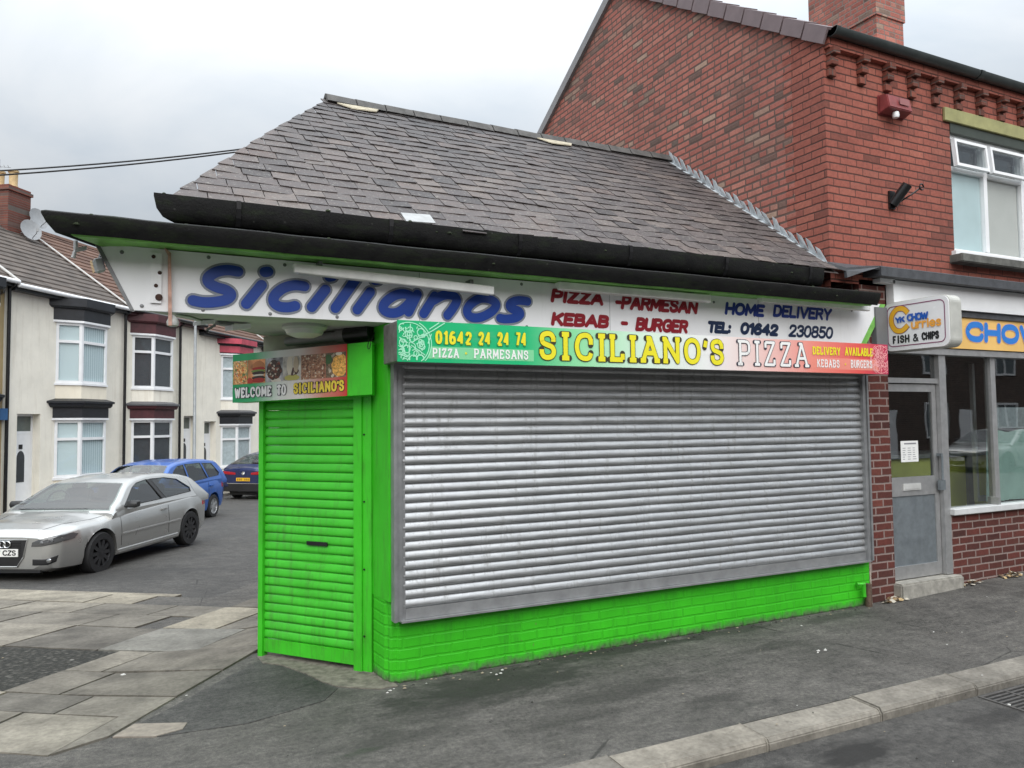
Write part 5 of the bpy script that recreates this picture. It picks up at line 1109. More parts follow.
def _vb():
    m = m_vblind; x, y, z = m.xyz(m.obj()); w = m.math('SINE', m.math('MULTIPLY', m.math('ADD', x, y), 70.0)); m.col(m.ramp(m.fr(w, -1, 1), [(0, (.46, .56, .60)), (1, (.70, .78, .80))])); return m.m
m_vblind = _vb(); m_dkcurt = plain('dark room blind', (.06, .065, .075), .6); m_netc = plain('white net curtain', (.52, .56, .58), .8, 0, .15, 9)

def bay_ring(x0, off, z, pr=.46, fw=1.05):
    """canted bay: half hexagon standing off the wall; off grows it outwards"""
    k = off * math.tan(R(22.5)); o2 = off * 1.4142
    return [(x0 - o2, 0, z), (x0 + pr - k, -pr - off, z), (x0 + pr + fw + k, -pr - off, z), (x0 + 2 * pr + fw + o2, 0, z)]
def house(label, s0, w, zb, bay, dr_x, m_wall, m_trim, m_bayt, m_roof, curt, chim=True, dz=(0, 0, 0, 0), group='terraced houses across the side street', canopy_m=None, gutter_m=None, pipe_x=None):
    """local frame: x along the street, y into the house, z up; bay = local x of bay start; heights are world z"""
    h = thing('terraced_house', label, 'house', ST(s0, TF, 0), RZT, group)
    ztop = 5.50 + zb; base = -1.2; canopy_m = canopy_m or m_black
    dw, dh, fl_ = .80, 2.15 + zb, -.40 + zb
    mb = MB()
    for (a, b, z0, z1) in ((0, dr_x, base, ztop), (dr_x + dw, w, base, ztop), (dr_x, dr_x + dw, dh, ztop), (dr_x, dr_x + dw, base, fl_)):
        mb.box((a, 0, z0), (b, .3, z1))
    mb.box((0, .305, base), (.02, 8.0, ztop)); mb.box((w - .02, .305, base), (w, 8.0, ztop)); mb.box((.02, 7.7, base), (w - .02, 8.0, ztop))
    mb.build('wall', m_wall, h)
    # roof
    pit = .70; yr = 4.0; zr = 5.52 + zb; mb = MB(); n = 16
    for i in range(n):
        ya = -.28 + (yr + .28) * i / n; yb = -.28 + (yr + .28) * (i + 1) / n; za = zr + (ya + .28) * pit; zb2 = zr + (yb + .28) * pit
        mb.add([(0, ya, za + .04), (w, ya, za + .04), (w, yb + .03, zb2 + .02), (0, yb + .03, zb2 + .02)], [(0, 1, 2, 3)]); mb.add([(0, ya, za), (w, ya, za), (w, ya, za + .04), (0, ya, za + .04)], [(0, 1, 2, 3)])
    zrg = zr + (yr + .28) * pit
    mb.add([(0, yr, zrg + .02), (w, yr, zrg + .02), (w, 8.3, zr), (0, 8.3, zr)], [(0, 1, 2, 3)]); mb.add([(0, 0, zr), (0, yr, zrg), (0, 8.2, zr)], [(0, 1, 2)]); mb.add([(w, 0, zr), (w, yr, zrg), (w, 8.2, zr)], [(0, 1, 2)])
    rf = mb.build('roof', m_roof, h, fix=False)
    mb = MB(); nr = 18
    for i in range(nr):
        a, b = w * i / nr, w * (i + 1) / nr - .01; mb.loft([[(x, yr + p, zrg + .03 + q) for p, q in ((-.14, -.08), (-.07, .03), (0, .06), (.07, .03), (.14, -.08))] for x in (a, b)])
    mb.build('ridge_tiles', m_roof, rf)
    mb = MB(); mb.extr([(w - .06, -.30, zr + .05), (w + .05, -.30, zr + .05), (w + .05, yr, zrg + .09), (w - .06, yr, zrg + .09)], (0, 0, .03)); mb.build('verge_mortar', plain('pale verge mortar', (.45, .44, .42), .9), rf)
    if chim:
        mb = MB(); cw = w - .75; mb.box((cw - .45, yr - .75, zrg - .9), (cw + .45, yr + .75, zrg + 1.0)); mb.box((cw - .5, yr - .8, zrg + .82), (cw + .5, yr + .8, zrg + .92)); c = mb.build('chimney', m_brick_stack, rf)
        mb = MB()
        for k, yy in enumerate((-.5, 0, .5)): mb.lathe([(.13, 0), (.15, .05), (.12, .1), (.13, .5), (.16, .52), (.16, .58), (.1, .58)], (cw, yr + yy, zrg + 1.0), 'z', 14)
        mb.build('chimney_pots', plain('buff clay pot', (.46, .33, .17), .8, 0, .2, 7), rf)
    mb = MB(); mb.tube([(0, -.33, zr + .01), (w, -.33, zr + .01)], .06, 10); mb.build('gutter', gutter_m or m_white, h)
    mb = MB(); mb.box((-.0, -.22, ztop - .10), (w, -.002, ztop + .03)); mb.build('eaves_board', m_trim, h)
    # bay
    zs0, zh0, zc0, zc1, zs1, zh1 = (v + zb for v in (.28, 1.98, 2.06, 2.62, 2.98, 4.78))
    def piece(name, m, *rings):
        q = MB(); q.loft(list(rings)); return q.build(name, m, h)
    br = lambda o_, z_: bay_ring(bay, o_, z_)
    piece('bay_panel', m_bayt, br(.0, -1.2), br(.0, zs0)); piece('bay_panel', m_bayt, br(.0, zc1 - .1), br(.0, zs1))
    piece('bay_sill', m_white, br(.04, zs0 + .001), br(.04, zs0 + .07)); piece('bay_sill', m_white, br(.04, zs1 + .001), br(.04, zs1 + .06))
    piece('bay_fascia', m_trim, br(.06, zh0 + .062), br(.06, zc0 + .28)); piece('bay_cornice', m_trim, br(.12, zc0 + .282), br(.16, zc0 + .33), br(.17, zc0 + .40))
    piece('bay_fascia', m_trim, br(.08, zh1 + .062), br(.08, zh1 + .40)); piece('bay_cornice', m_trim, br(.14, zh1 + .402), br(.2, zh1 + .46), br(.2, zh1 + .70))
    piece('bay_canopy', canopy_m, br(.22, zc0 + .402), br(.22, zc0 + .46), br(-.12, zc1 + .02))
    piece('head_trim', m_white, br(.08, zh0), br(.08, zh0 + .06)); piece('head_trim', m_white, br(.08, zh1), br(.08, zh1 + .06))
    for lvl, (za, zb3) in enumerate(((zs0 + .07, zh0), (zs1 + .06, zh1))):
        ring = [Vector((p[0], p[1], 0)) for p in bay_ring(bay, 0, 0)]
        for k in range(3):
            A, B = ring[k], ring[k + 1]; dd = (B - A); L = dd.length; dd.normalize(); nn = Vector((dd.y, -dd.x, 0))
            def PW(u, v, d): return A + dd * u + nn * d + Vector((0, 0, v))
            f = MB(); t = .075
            for (u0, u1, v0, v1) in ((0, t, za, zb3), (L - t, L, za, zb3), (t, L - t, za, za + t), (t, L - t, zb3 - t, zb3), (t, L - t, zb3 - .58, zb3 - .50)): rect(f, PW, u0, u1, v0, v1, -.06, 0)
            wn_ = f.build('window', m_white, h); f = MB(); rect(f, PW, t, L - t, za + t, zb3 - t, -.035, -.03); f.build('pane', m_glass, wn_)
            cm = curt[lvl][min(k, len(curt[lvl]) - 1)]; f = MB(); rect(f, PW, .02, L - .02, za, zb3, -.085, -.075); f.build('blind', cm, wn_)
    # door
    d = MB(); d.box((dr_x + .06, .24, fl_), (dr_x + dw - .06, .28, 1.60 + zb)); do = d.build('door', m_white, h)
    d = MB(); d.box((dr_x, .235, fl_), (dr_x + .058, .298, dh)); d.box((dr_x + dw - .058, .235, fl_), (dr_x + dw, .298, dh)); d.box((dr_x + .058, .236, 1.602 + zb), (dr_x + dw - .058, .297, 1.68 + zb)); d.box((dr_x + .058, .236, dh - .06), (dr_x + dw - .058, .297, dh)); d.build('door_frame', m_white, h)
    d = MB(); d.box((dr_x + .058, .26, 1.68 + zb), (dr_x + dw - .058, .268, dh - .06)); d.build('fanlight', plain('grey fanlight glass', (.12, .14, .13), .1), h)
    pts = [(dr_x + .27 + .13 * math.cos(R(a)), .232, .95 + zb + .2 * math.sin(R(a))) for a in range(0, 181, 20)] + [(dr_x + .14, .232, .3 + zb), (dr_x + .40, .232, .3 + zb)]
    d = MB(); d.extr([(x + .13, y, z) for x, y, z in pts], (0, .007, 0)); d.build('door_glass', plain('dark door glass', (.05, .055, .06), .12), do)
    d = MB(); d.box((dr_x + .33, .225, 1.2 + zb), (dr_x + .45, .239, 1.32 + zb)); d.build('door_knocker', m_blackgloss, do)
    px_ = pipe_x or w - .06; mb = MB(); mb.tube([(px_, -.10, zr - .1), (px_, -.10, base)], .045, 10); mb.tube([(px_, -.33, zr), (px_, -.10, zr - .16)], .045, 8); mb.build('downpipe', m_blackgloss, h)
    return h
house('tan painted terraced house at the far left with a blue window sill', 9.2, 4.25, .08, 1.9, .5, m_tan, m_black, m_tan, m_tileA, ((m_vblind,), (m_vblind,)))
h1 = house('cream terraced house with black bay canopy and pale vertical blinds', 13.45, 4.58, 0.0, 1.70, .38, m_cream2, m_black, m_cream, m_tileA, ((m_vblind,), (m_vblind,)))
house('cream terraced house with maroon bay trim and dark window blinds', 18.03, 4.22, 0.0, .42, 3.30, m_cream3, m_maroon, m_cream2, m_tileB, ((m_dkcurt,), (m_dkcurt,)), chim=False, canopy_m=plain('grey lead canopy', (.10, .10, .105), .6), pipe_x=2.90, gutter_m=m_blackgloss)
house('ivory terraced house with red upper cornice behind the green hood sign', 22.25, 4.85, -.2, 1.55, .40, m_cream2, m_black, m_cream2, m_tileB, ((m_netc,), (m_netc,)), chim=True, canopy_m=plain('dark slate canopy', (.07, .07, .075), .6), gutter_m=m_blackgloss)
house('farthest cream terraced house with grey bay, mostly hidden by the green shop', 27.10, 4.8, -.36, .5, 3.4, m_cream3, m_black, m_cream3, m_tileB, ((m_netc,), (m_netc,)), chim=False)
hh = [o for o in bpy.data.objects if o.name.startswith('terraced_house')]
h3 = [o for o in hh if 'red upper' in o['label']][0]
mb = MB(); zz = 4.78 - .2
mb.loft([bay_ring(1.55, .085, zz + .10), bay_ring(1.55, .085, zz + .36)]); mb.build('red_fascia', m_redt, h3)
mb = MB(); mb.loft([bay_ring(1.55, .215, zz + .45), bay_ring(1.55, .215, zz + .66)]); mb.build('red_cornice', m_redt, h3)
h0 = [o for o in hh if 'tan painted' in o['label']][0]
mb = MB(); mb.box((3.55, -.14, 1.98), (4.2, -.003, 2.28)); mb.build('blue_sill', plain('blue painted sill', (.03, .11, .26), .5), h0)
mb = MB(); mb.box((4.13, -.02, -1.2), (4.24, -.003, 5.5)); mb.build('party_strip', m_cream2, h0)
# dishes and aerial on the chimney
def dish(loc, aim, label, r=.30):
    o = thing('satellite_dish', label, 'satellite dish', loc, 0, 'dishes on the chimney stack')
    a = Vector(aim).normalized(); q = a.to_track_quat('Z', 'Y'); mb = MB(); rings = []
    for k in range(5):
        f = k / 4; rings.append([q @ Vector((r * f * math.cos(i * .3491) + 1e-4 * math.cos(i * .3491), 1.1 * r * f * math.sin(i * .3491) + 1e-4 * math.sin(i * .3491), .18 * r * f * f)) for i in range(18)])
    rings += [[p + q @ Vector((0, 0, -.012)) for p in rr_] for rr_ in reversed(rings)]
    mb.loft(rings, True, False, smooth=True); mb.build('reflector', plain('grey dish', (.26, .27, .28), .6, .1), o)
    mb = MB(); mb.tube([q @ Vector((0, -.9 * r, .02)), q @ Vector((0, -.75 * r, .28)), q @ Vector((0, -.55 * r, .36))], .012, 6); mb.build('feed_arm', m_galv_dk, o)
    mb = MB(); mb.obox(q @ Vector((0, -.5 * r, .37)), (.03, 0, 0), (0, .03, 0), (0, 0, .045)); mb.tube([(0, 0, 0), q @ Vector((0, 0, -.12)), q @ Vector((0, 0, -.12)) + Vector((-.25, .05, -.05))], .018, 6); mb.build('receiver', m_galv_dk, o)
HX = lambda lx, ly, z: ST(13.45 + lx, TF - ly, z)
dish(HX(4.42, 3.1, 8.65), (.9, -.9, .45), 'grey satellite dish on the terrace chimney, higher of the two', .33)
dish(HX(3.95, 2.95, 8.14), (.7, -1, .4), 'grey satellite dish on the terrace chimney, lower of the two', .33)
ae = thing('tv_aerial', 'thin television aerial beside the buff chimney pots', 'aerial', HX(3.8, 4.0, 9.5))
mb = MB(); mb.tube([(0, 0, 0), (0, 0, 1.0)], .012, 6); mb.tube([(-.25, 0, .75), (.3, .1, .8)], .008, 5)
for i in range(5): mb.tube([(-.2 + i * .11, -.14, .76 + i * .01), (-.2 + i * .11, .16, .76 + i * .01)], .005, 5)
mb.build('rods', m_galv_dk, ae)

lp = thing('lamp_post', 'thin grey lamp post standing in front of the terrace doors', 'lamp post', ST(19.95, -12.1, -.66))
mb = MB(); mb.lathe([(.075, 0), (.075, 1.2), (.055, 1.25), (.042, 6.6), (.0, 6.62)], (0, 0, 0), 'z', 14); mb.build('column', plain('galvanised column', (.33, .35, .36), .5, .3), lp)
mb = MB(); mb.tube([(0, 0, 6.55), (.2, -.15, 6.75), (.5, -.4, 6.8)], .03, 8); mb.build('arm', m_galv_dk, lp)
mb = MB(); mb.obox((.68, -.54, 6.8), (.22, -.17, 0), (.07, .09, 0), (0, 0, .04)); mb.build('lantern', m_galv_dk, lp)

# overhead cable pair
cb = thing('overhead_cable', 'pair of thin black cables crossing the sky to the slate roof', 'cable', (0, 0, 0))
for dz in (0, -.05):
    a = Vector((-9.0, 10.5, 4.15 + dz)); b = Vector((2.1, 9.2, 5.27 + dz * .3)); pts = []
    for i in range(41):
        f = i / 40; p = a.lerp(b, f); p.z -= .50 * 4 * f * (1 - f) * (1 if dz == 0 else 1.05); pts.append(p)
    mb = MB(); mb.tube(pts, .009, 6); mb.build('wire', m_cable, cb)

# road gully
gu = thing('drain_grate', 'rusty black iron gully grate in the road against the kerb', 'drain', (5.22, 3.03, -.075))
mb = MB(); X, Y = .26, .20
for (a, b) in (((-X, -Y, -.02), (X, -Y + .02, .008)), ((-X, Y - .02, -.02), (X, Y, .008)), ((-X, -Y + .02, -.02), (-X + .02, Y - .02, .008)), ((X - .02, -Y + .02, -.02), (X, Y - .02, .008)), ((-.012, -Y + .02, -.02), (.012, Y - .02, .0085))): mb.box(a, b)
gi = plain('worn cast iron', (.10, .095, .09), .55, .4, .3, 20); mb.build('frame', gi, gu)
mb = MB()
for i in range(9):
    y = -Y + .045 + i * (2 * Y - .09) / 8; mb.box((-X + .02, y - .009, -.02), (-.0125, y + .009, .005)); mb.box((.0125, y - .009, -.02), (X - .02, y + .009, .005))
mb.build('bars', gi, gu)
mb = MB(); mb.add([(-X + .01, -Y + .01, .0005), (X - .01, -Y + .01, .0005), (X - .01, Y - .01, .0005), (-X + .01, Y - .01, .0005)], [(0, 1, 2, 3)]); mb.build('pit_shade_sheet', flat('pit shade black', (.004, .004, .004), .9), gu)  # flat black sheet at road level stands in for the shade below the bars

# litter, dead leaves and grit
def heap(name, label, cat, cx, cy, r, n, cols, seed, zb=0.0):
    rq = random.Random(seed); mb = MB()
    for i in range(n):
        a = rq.uniform(0, 6.28); d = r * rq.random() ** .7; x = cx + d * math.cos(a) * 1.6; y = cy + d * math.sin(a) * .6; s = rq.uniform(.012, .035)
        z = zb + zg(x, y) + .01 + max(0, (1 - d / r)) * .05 * rq.random(); q = Matrix.Rotation(rq.uniform(0, 6.28), 3, 'Z') @ Matrix.Rotation(rq.uniform(-.7, .7), 3, 'X')
        mb.add([Vector((x, y, z)) + q @ Vector(v) * s for v in ((-1, -.4, 0), (.2, -.7, .12), (1, 0, 0), (.1, .7, .15), (-.8, .4, .1))], [(0, 1, 2, 3, 4)], rq.randrange(len(cols)))
    return tag(mb.build(name, cols, fix=False), label, cat)
lf = [plain('dead leaf tan', (.42, .30, .15), .8, 0, .3, 40), plain('dead leaf brown', (.16, .10, .05), .8, 0, .3, 40), plain('pale paper scrap', (.50, .46, .38), .8, 0, .2, 40)]
heap('leaf_pile', 'dry tan leaf litter gathered between brick pier and door step', 'leaves', 6.52, 5.03, .10, 60, lf, 1)
heap('leaf_pile', 'dry leaf litter along the brick wall right of the step', 'leaves', 8.35, 5.03, .11, 50, lf, 2)
heap('leaf_pile', 'scattered leaf scraps at the brick wall just beside the door step', 'leaves', 7.72, 5.03, .09, 26, lf, 3)
rq = random.Random(8); mb = MB(); wl = [plain('white litter', (.45, .44, .41), .8, 0, .1, 30), plain('dark grit', (.03, .028, .025), .9), plain('tan grit', (.25, .21, .15), .9)]
spots = []
for i in range(150):
    x, y = rq.uniform(-3, 8), rq.uniform(2.2, 5.0) if rq.random() < .6 else rq.uniform(3.3, 9.5)
    if y > 4.98 and x > .2 + (y - 5) * .5: continue
    spots.append((x, y, rq.uniform(.003, .010), rq.choice([0, 1, 2, 2, 1])))
spots += [(1.53, 4.96, .015, 0), (1.50, 4.93, .011, 0), (1.56, 4.98, .008, 0), (2.32, 4.93, .016, 0), (2.36, 4.99, .012, 0), (2.28, 4.92, .010, 0), (4.72, 4.25, .016, 0), (4.66, 4.26, .02, 0), (4.62, 4.23, .01, 0), (5.0, 3.06, .015, 0), (5.05, 2.95, .018, 0), (-.05, 6.35, .022, 0)]
for x in [1.6 + i * .06 for i in range(76)]:     # grit line at the foot of the green wall
    spots.append((x + rq.uniform(-.03, .03), 5.045 - rq.random() ** 2 * .10, rq.uniform(.004, .014), rq.choice([1, 1, 2, 1, 0 if rq.random() < .3 else 2])))
for (x, y, s, c) in spots:
    z = zg(x, y) + (.0 if y > KY - .2 else -.075) + (.014 if (Vector((x, y, 0)) - P0).dot(N) < .05 and y > KY else .003)
    k = 6; ring = [(x + s * rq.uniform(.6, 1.4) * math.cos(i * 6.283 / k + .3), y + s * rq.uniform(.5, 1.2) * math.sin(i * 6.283 / k + .3), z) for i in range(k)]
    mb.add(ring + [(x + s * .1, y, z + s * rq.uniform(.3, .8))], [(i, (i + 1) % k, k) for i in range(k)], c)
tag(mb.build('litter_and_grit', wl, fix=False), 'scattered grit, gum and paper scraps on the footway', 'litter', kind='stuff')

# ------------------------------------------------------------------ cars
m_chrome = plain('chrome', (.62, .63, .64), .12, 1.0, .03); m_lens = NT('headlight lens', .06, .5).m
m_lens.node_tree.nodes['Principled BSDF'].inputs['Base Color'].default_value = (.07, .072, .075, 1); m_lens.node_tree.nodes['Principled BSDF'].inputs['Coat Weight'].default_value = 1
m_trimblk = plain('black plastic trim', (.014, .014, .015), .5); m_tail = plain('red tail lamp', (.36, .012, .02), .15, 0, .2, 30); m_seat = plain('car interior', (.03, .03, .032), .8)
m_plate_w = flat('white plate', (.75, .75, .72), .4); m_plate_y = flat('yellow plate', (.72, .42, .02), .4)
from mathutils.bvhtree import BVHTree
t_cast = [None]; t_decal = [None]
def interp(tab, x):
    t = sorted(tab)
    if x <= t[0][0]: return t[0][1:]
    for a, b in zip(t, t[1:]):
        if x <= b[0]:
            f = (x - a[0]) / (b[0] - a[0]); f = f * f * (3 - 2 * f) * .35 + f * .65
            return tuple(p + (q - p) * f for p, q in zip(a[1:], b[1:]))
    return t[-1][1:]
def car(label, loc, heading, spec, group='cars parked in the side street'):
    t = thing('parked_car', label, 'car', loc, heading, group); S = spec; paint = S['paint']
    xs = S['xs']; front, rear = S['axles']; wr = S['wr']; Wd = S['W']
    body = S['body']; cab = S['cab']; kt = S['tumble']; zb0 = S['zbelt']; wb0 = S['wbelt']
    # lower shell
    mb = MB(); rings = []; n = 90; xa, xb = body[-1][0], body[0][0]
    lo, hi = min(xa, xb), max(xa, xb)
    xl = [lo + (hi - lo) * (.5 - .5 * math.cos(math.pi * i / n)) * .5 + (hi - lo) * .5 * i / n for i in range(n + 1)]
    def half(x):
        w, zb, sh, top = interp(body, x); m_ = zb + (sh - zb) * .5
        return [(0, zb), (w * .80, zb), (w * .95, zb + .05), (w * .985, zb + .16), (w * .99, m_ - .02), (w * 1.0, m_ + .05), (w * .992, m_ + .16 if m_ + .16 < sh - .06 else (m_ + sh) / 2), (w * .975, sh - .045), (w * .94, sh - .005), (w * .86, sh + (top - sh) * .35), (w * .5, sh + (top - sh) * .88), (0, top)]
    ra = wr * S.get('arch', 1.13); zc_ = wr + .01
    for ax in (front, rear):
        xl += [ax + ra * math.cos(math.pi * i / 26) for i in range(27)] + [ax + ra + 2e-4, ax - ra - 2e-4]
    xl = sorted(set(round(v, 5) for v in xl))
    for x in xl:
        hp = half(x); w = hp[5][0]
        za = max([zc_ + math.sqrt(max(0, ra * ra - (x - ax) ** 2)) for ax in (front, rear) if abs(x - ax) <= ra + 1e-4] or [0])
        if za > 0: hp = [(0, za), (w * .60, za)] + [(max(y, w * .94) if z < za else y, max(z, za)) for y, z in hp[2:]]
        rings.append([(x, y, z) for y, z in hp] + [(x, -y, z) for y, z in reversed(hp[1:-1])])
    mb.loft(rings, True, True, 0, True); bo = mb.build('body', [paint], t, auto=38); me = bo.data
    um = MB(); um.box((xl[0] + .25, -Wd * .5 + .27, .17), (xl[-1] - .25, Wd * .5 - .27, .62)); um.build('underbody', m_trimblk, t)
    # cabin shell
    def ysurf(z): return wb0 - kt * (z - zb0) - .35 * kt * max(0, z - zb0) ** 2
    mb = MB(); rings = []; c0, c1 = cab[-1][0], cab[0][0]; n = 40
    ctab = [(x, z) for x, z in cab]
    def ztop(x): return interp(ctab, x)[0]
    for i in range(n + 1):
        x = c0 + (c1 - c0) * i / n; zt = ztop(x); z1 = max(zb0 - .06, zt - .055); ye = ysurf(z1)
        hp = [(wb0 - .0, zb0 - .12), (ysurf(min(zb0, z1)), min(zb0, z1)), (ysurf(zb0 + (z1 - zb0) * .5) if z1 > zb0 else wb0, zb0 + (z1 - zb0) * .5 if z1 > zb0 else z1), (ye, z1), (ye - .03, z1 + .032), (ye - .10, z1 + .048), (ye * .5, zt), (0, zt + .012)]
        rings.append([(x, y, z) for y, z in hp] + [(x, -y, z) for y, z in reversed(hp[:-1])])
    # skin of the cabin with real openings for the glass
    gx = [x for pl_ in S['side_glass'] for x, z in pl_]; sx0, sx1 = min(gx) - .06, max(gx) + .05; xr = [r_[0][0] for r_ in rings]
    wa, wb = min(S['screen']), max(S['screen']); ra_, rb_ = min(S['backlight']), max(S['backlight'])
    vs = [p_ for r_ in rings for p_ in r_]; fs = []; m15 = len(rings[0]); inside = []
    for i in range(len(rings) - 1):
        xm = (xr[i] + xr[i + 1]) / 2
        if sx0 < xm < sx1: inside.append(i)
        for j in range(m15):
            if sx0 < xm < sx1 and j in (1, 2, 11, 12): continue
            if (wa + .02 < xm < wb - .02 or ra_ + .02 < xm < rb_ - .02) and j in (5, 6, 7, 8): continue
            k = (j + 1) % m15; fs.append((i * m15 + j, i * m15 + k, (i + 1) * m15 + k, (i + 1) * m15 + j))
    mb.add(vs, fs, 0, True); mb.add(rings[0], [tuple(range(m15 - 1, -1, -1))]); mb.add(rings[-1], [tuple(range(m15))]); mb.build('cabin', paint, t, auto=50)
    outl = [(xr[i], rings[i][3][2]) for i in inside + [inside[-1] + 1]]; outl = outl + [(xr[inside[-1] + 1], zb0), (xr[inside[0]], zb0)]
    for sd_ in (-1, 1):
        bmf = bmesh.new(); ed_ = []
        def dens(q): return [(a0 + (b0 - a0) * k / 4, a1 + (b1 - a1) * k / 4) for (a0, a1), (b0, b1) in zip(q, list(q[1:]) + [q[0]]) for k in range(4)]
        for lp_ in [outl] + [dens(pl_) for pl_ in S['side_glass']]:
            v_ = [bmf.verts.new((x, z, 0)) for x, z in lp_]
            ed_ += [bmf.edges.new((v_[i], v_[(i + 1) % len(v_)])) for i in range(len(v_))]
        bmesh.ops.triangle_fill(bmf, use_beauty=True, edges=ed_, normal=(0, 0, 1))
        for v in bmf.verts: x, z = v.co.x, v.co.y; v.co = (x, sd_ * ysurf(z), z)
        bmf.verts.index_update(); mf = MB(); mf.add([tuple(v.co) for v in bmf.verts], [[v.index for v in f.verts] for f in bmf.faces], 0, True); mf.build('window_frame', paint, t, auto=0); bmf.free()
    # inside: floor block, dash, seats and wheel
    zi = max(interp(body, 0)[3], interp(body, -.9)[3]) + .006; mi = MB(); mi.box((ra_ + .15, -wb0 + .10, zi - .12), (wb - .16, wb0 - .10, zi)); mi.build('cabin_floor', m_seat, t)
    mi = MB(); mi.loft([[(wb - .10, y, zi - .06), (wb - .10, y, zi - .005), (wb - .36, y, zi + .045), (wb - .44, y, zi + .03), (wb - .44, y, zi - .05)] for y in (-wb0 + .16, wb0 - .16)]); mi.build('dashboard', m_seat, t)
    for sy in (-.36, .36):
        for sx in (.02, -.85):
            mi = MB(); mi.obox((sx - .06, sy, zi + .06), (.055, 0, .02), (0, .22, 0), (-.04, 0, .16)); mi.obox((sx - .11, sy, zi + .265), (.04, 0, .01), (0, .11, 0), (-.01, 0, .055)); bevel(mi.build('car_seat', m_seat2, t), .03, 2)
    mi = MB(); cw_ = Vector((wb - .50, -.36, zi + .06)); mi.tube([cw_ + Vector((-.05 * math.sin(a_), .18 * math.cos(a_), .17 * math.sin(a_))) for a_ in [k * 6.2832 / 18 for k in range(19)]], .014, 6, 0, False); mi.build('steering_wheel', m_trimblk, t)
    for sd_ in (-1, 1):
        for poly in S['side_glass']:
            c_ = (sum(q[0] for q in poly) / len(poly), sum(q[1] for q in poly) / len(poly)); pts = [(c_[0] + (x - c_[0]) * 1.03, sd_ * (ysurf(z) - .008), c_[1] + (z - c_[1]) * 1.04) for x, z in poly]; mb = MB(); mb.extr(pts, (0, sd_ * .003, 0)); mb.build('side_window', m_glass_side, t)
            rim_ = [(x, sd_ * (ysurf(z) + .003), z) for x, z in poly]; mb = MB(); mb.tube(rim_ + [rim_[0]], .008, 5); mb.build('window_seal', m_trimblk, t)
        for poly in S.get('side_trim', []):
            pts = [(x, sd_ * (ysurf(z) + .0045), z) for x, z in poly]; mb = MB(); mb.extr(pts, (0, sd_ * .003, 0)); mb.build('window_pillar', m_trimblk, t)
    # front and rear glass over the cabin's curve
    def ends(xs0, xs1, name, m, inset=.075):
        mb = MB(); nx, ny = 8, 10; g_ = []
        for i in range(nx + 1):
            x = xs0 + (xs1 - xs0) * i / nx; zt = ztop(x); z1 = max(zb0 - .06, zt - .055); ye = ysurf(z1) - inset
            row = []
            for j in range(ny + 1):
                f = -1 + 2 * j / ny; y = ye * f; a = abs(f)
                zz = z1 + .048 + (zt + .012 - z1 - .048) * min(1, (1 - a) * 2.0) ** .8
                row.append((x + (.006 if xs0 > xs1 else -.006), y, zz + .010))
            g_.append(row)
        vs = [p for r_ in g_ for p in r_]; mb.add(vs, [(i * (ny + 1) + j, i * (ny + 1) + j + 1, (i + 1) * (ny + 1) + j + 1, (i + 1) * (ny + 1) + j) for i in range(nx) for j in range(ny)], 0, True); return mb.build(name, m, t)
    ends(*S['screen'], 'windscreen', m_glass_car); ends(*S['backlight'], 'rear_window', m_glass_car)
    # wheels
    for ax in (front, rear):
        for s in (-1, 1):
            w = thing_part('wheel', t, (ax, s * (Wd * .5 - .105), wr))
            mb = MB(); ti = .19 / 2; mb.lathe([(wr * .66, -ti), (wr * .92, -ti), (wr * .99, -ti * .75), (wr, 0), (wr * .99, ti * .75), (wr * .92, ti), (wr * .66, ti)], (0, 0, 0), 'y', 36, caps=False)
            w2 = mb.build('tyre', m_rubber, w)
            mb = MB(); o_ = s * ti
            mb.lathe([(wr * .67, -o_ * .6), (wr * .67, o_ * .85), (wr * .70, o_ * .95), (wr * .63, o_ * .95), (wr * .60, o_ * .5), (wr * .12, o_ * .35), (0, o_ * .35)], (0, 0, 0), 'y', 36)
            for k in range(S['spokes']):
                a = 2 * math.pi * k / S['spokes']; d = Vector((math.cos(a), 0, math.sin(a))); q = Vector((-math.sin(a), 0, math.cos(a)))
                for sg in ((-1, 1) if S.get('twin') else (0,)):
                    c = d * wr * .36 + q * sg * wr * .055 + Vector((0, o_ * .78, 0)); mb.obox(c, (d + q * sg * .10) * wr * .29, q * wr * (.035 if S.get('twin') else .085), (0, o_ * .10, 0))
            mb.lathe([(0, o_ * .9), (wr * .13, o_ * .88), (wr * .15, o_ * .6)], (0, 0, 0), 'y', 16); mb.build('rim', S['rim'], w)
    bmb = bmesh.new(); bmb.from_mesh(me); t_bvh = BVHTree.FromBMesh(bmb); bmb.free()
    def cast(p, ax, sg, nrm=False):
        '''point of the body skin seen from outside along an axis; p = the two other coordinates'''
        o = Vector((sg * 4, p[0], p[1])) if ax == 'x' else Vector((p[0], sg * 4, p[1])); d = Vector((-sg, 0, 0)) if ax == 'x' else Vector((0, -sg, 0))
        h_ = t_bvh.ray_cast(o, d); return (h_[0] if not nrm else (h_[0], h_[1]))
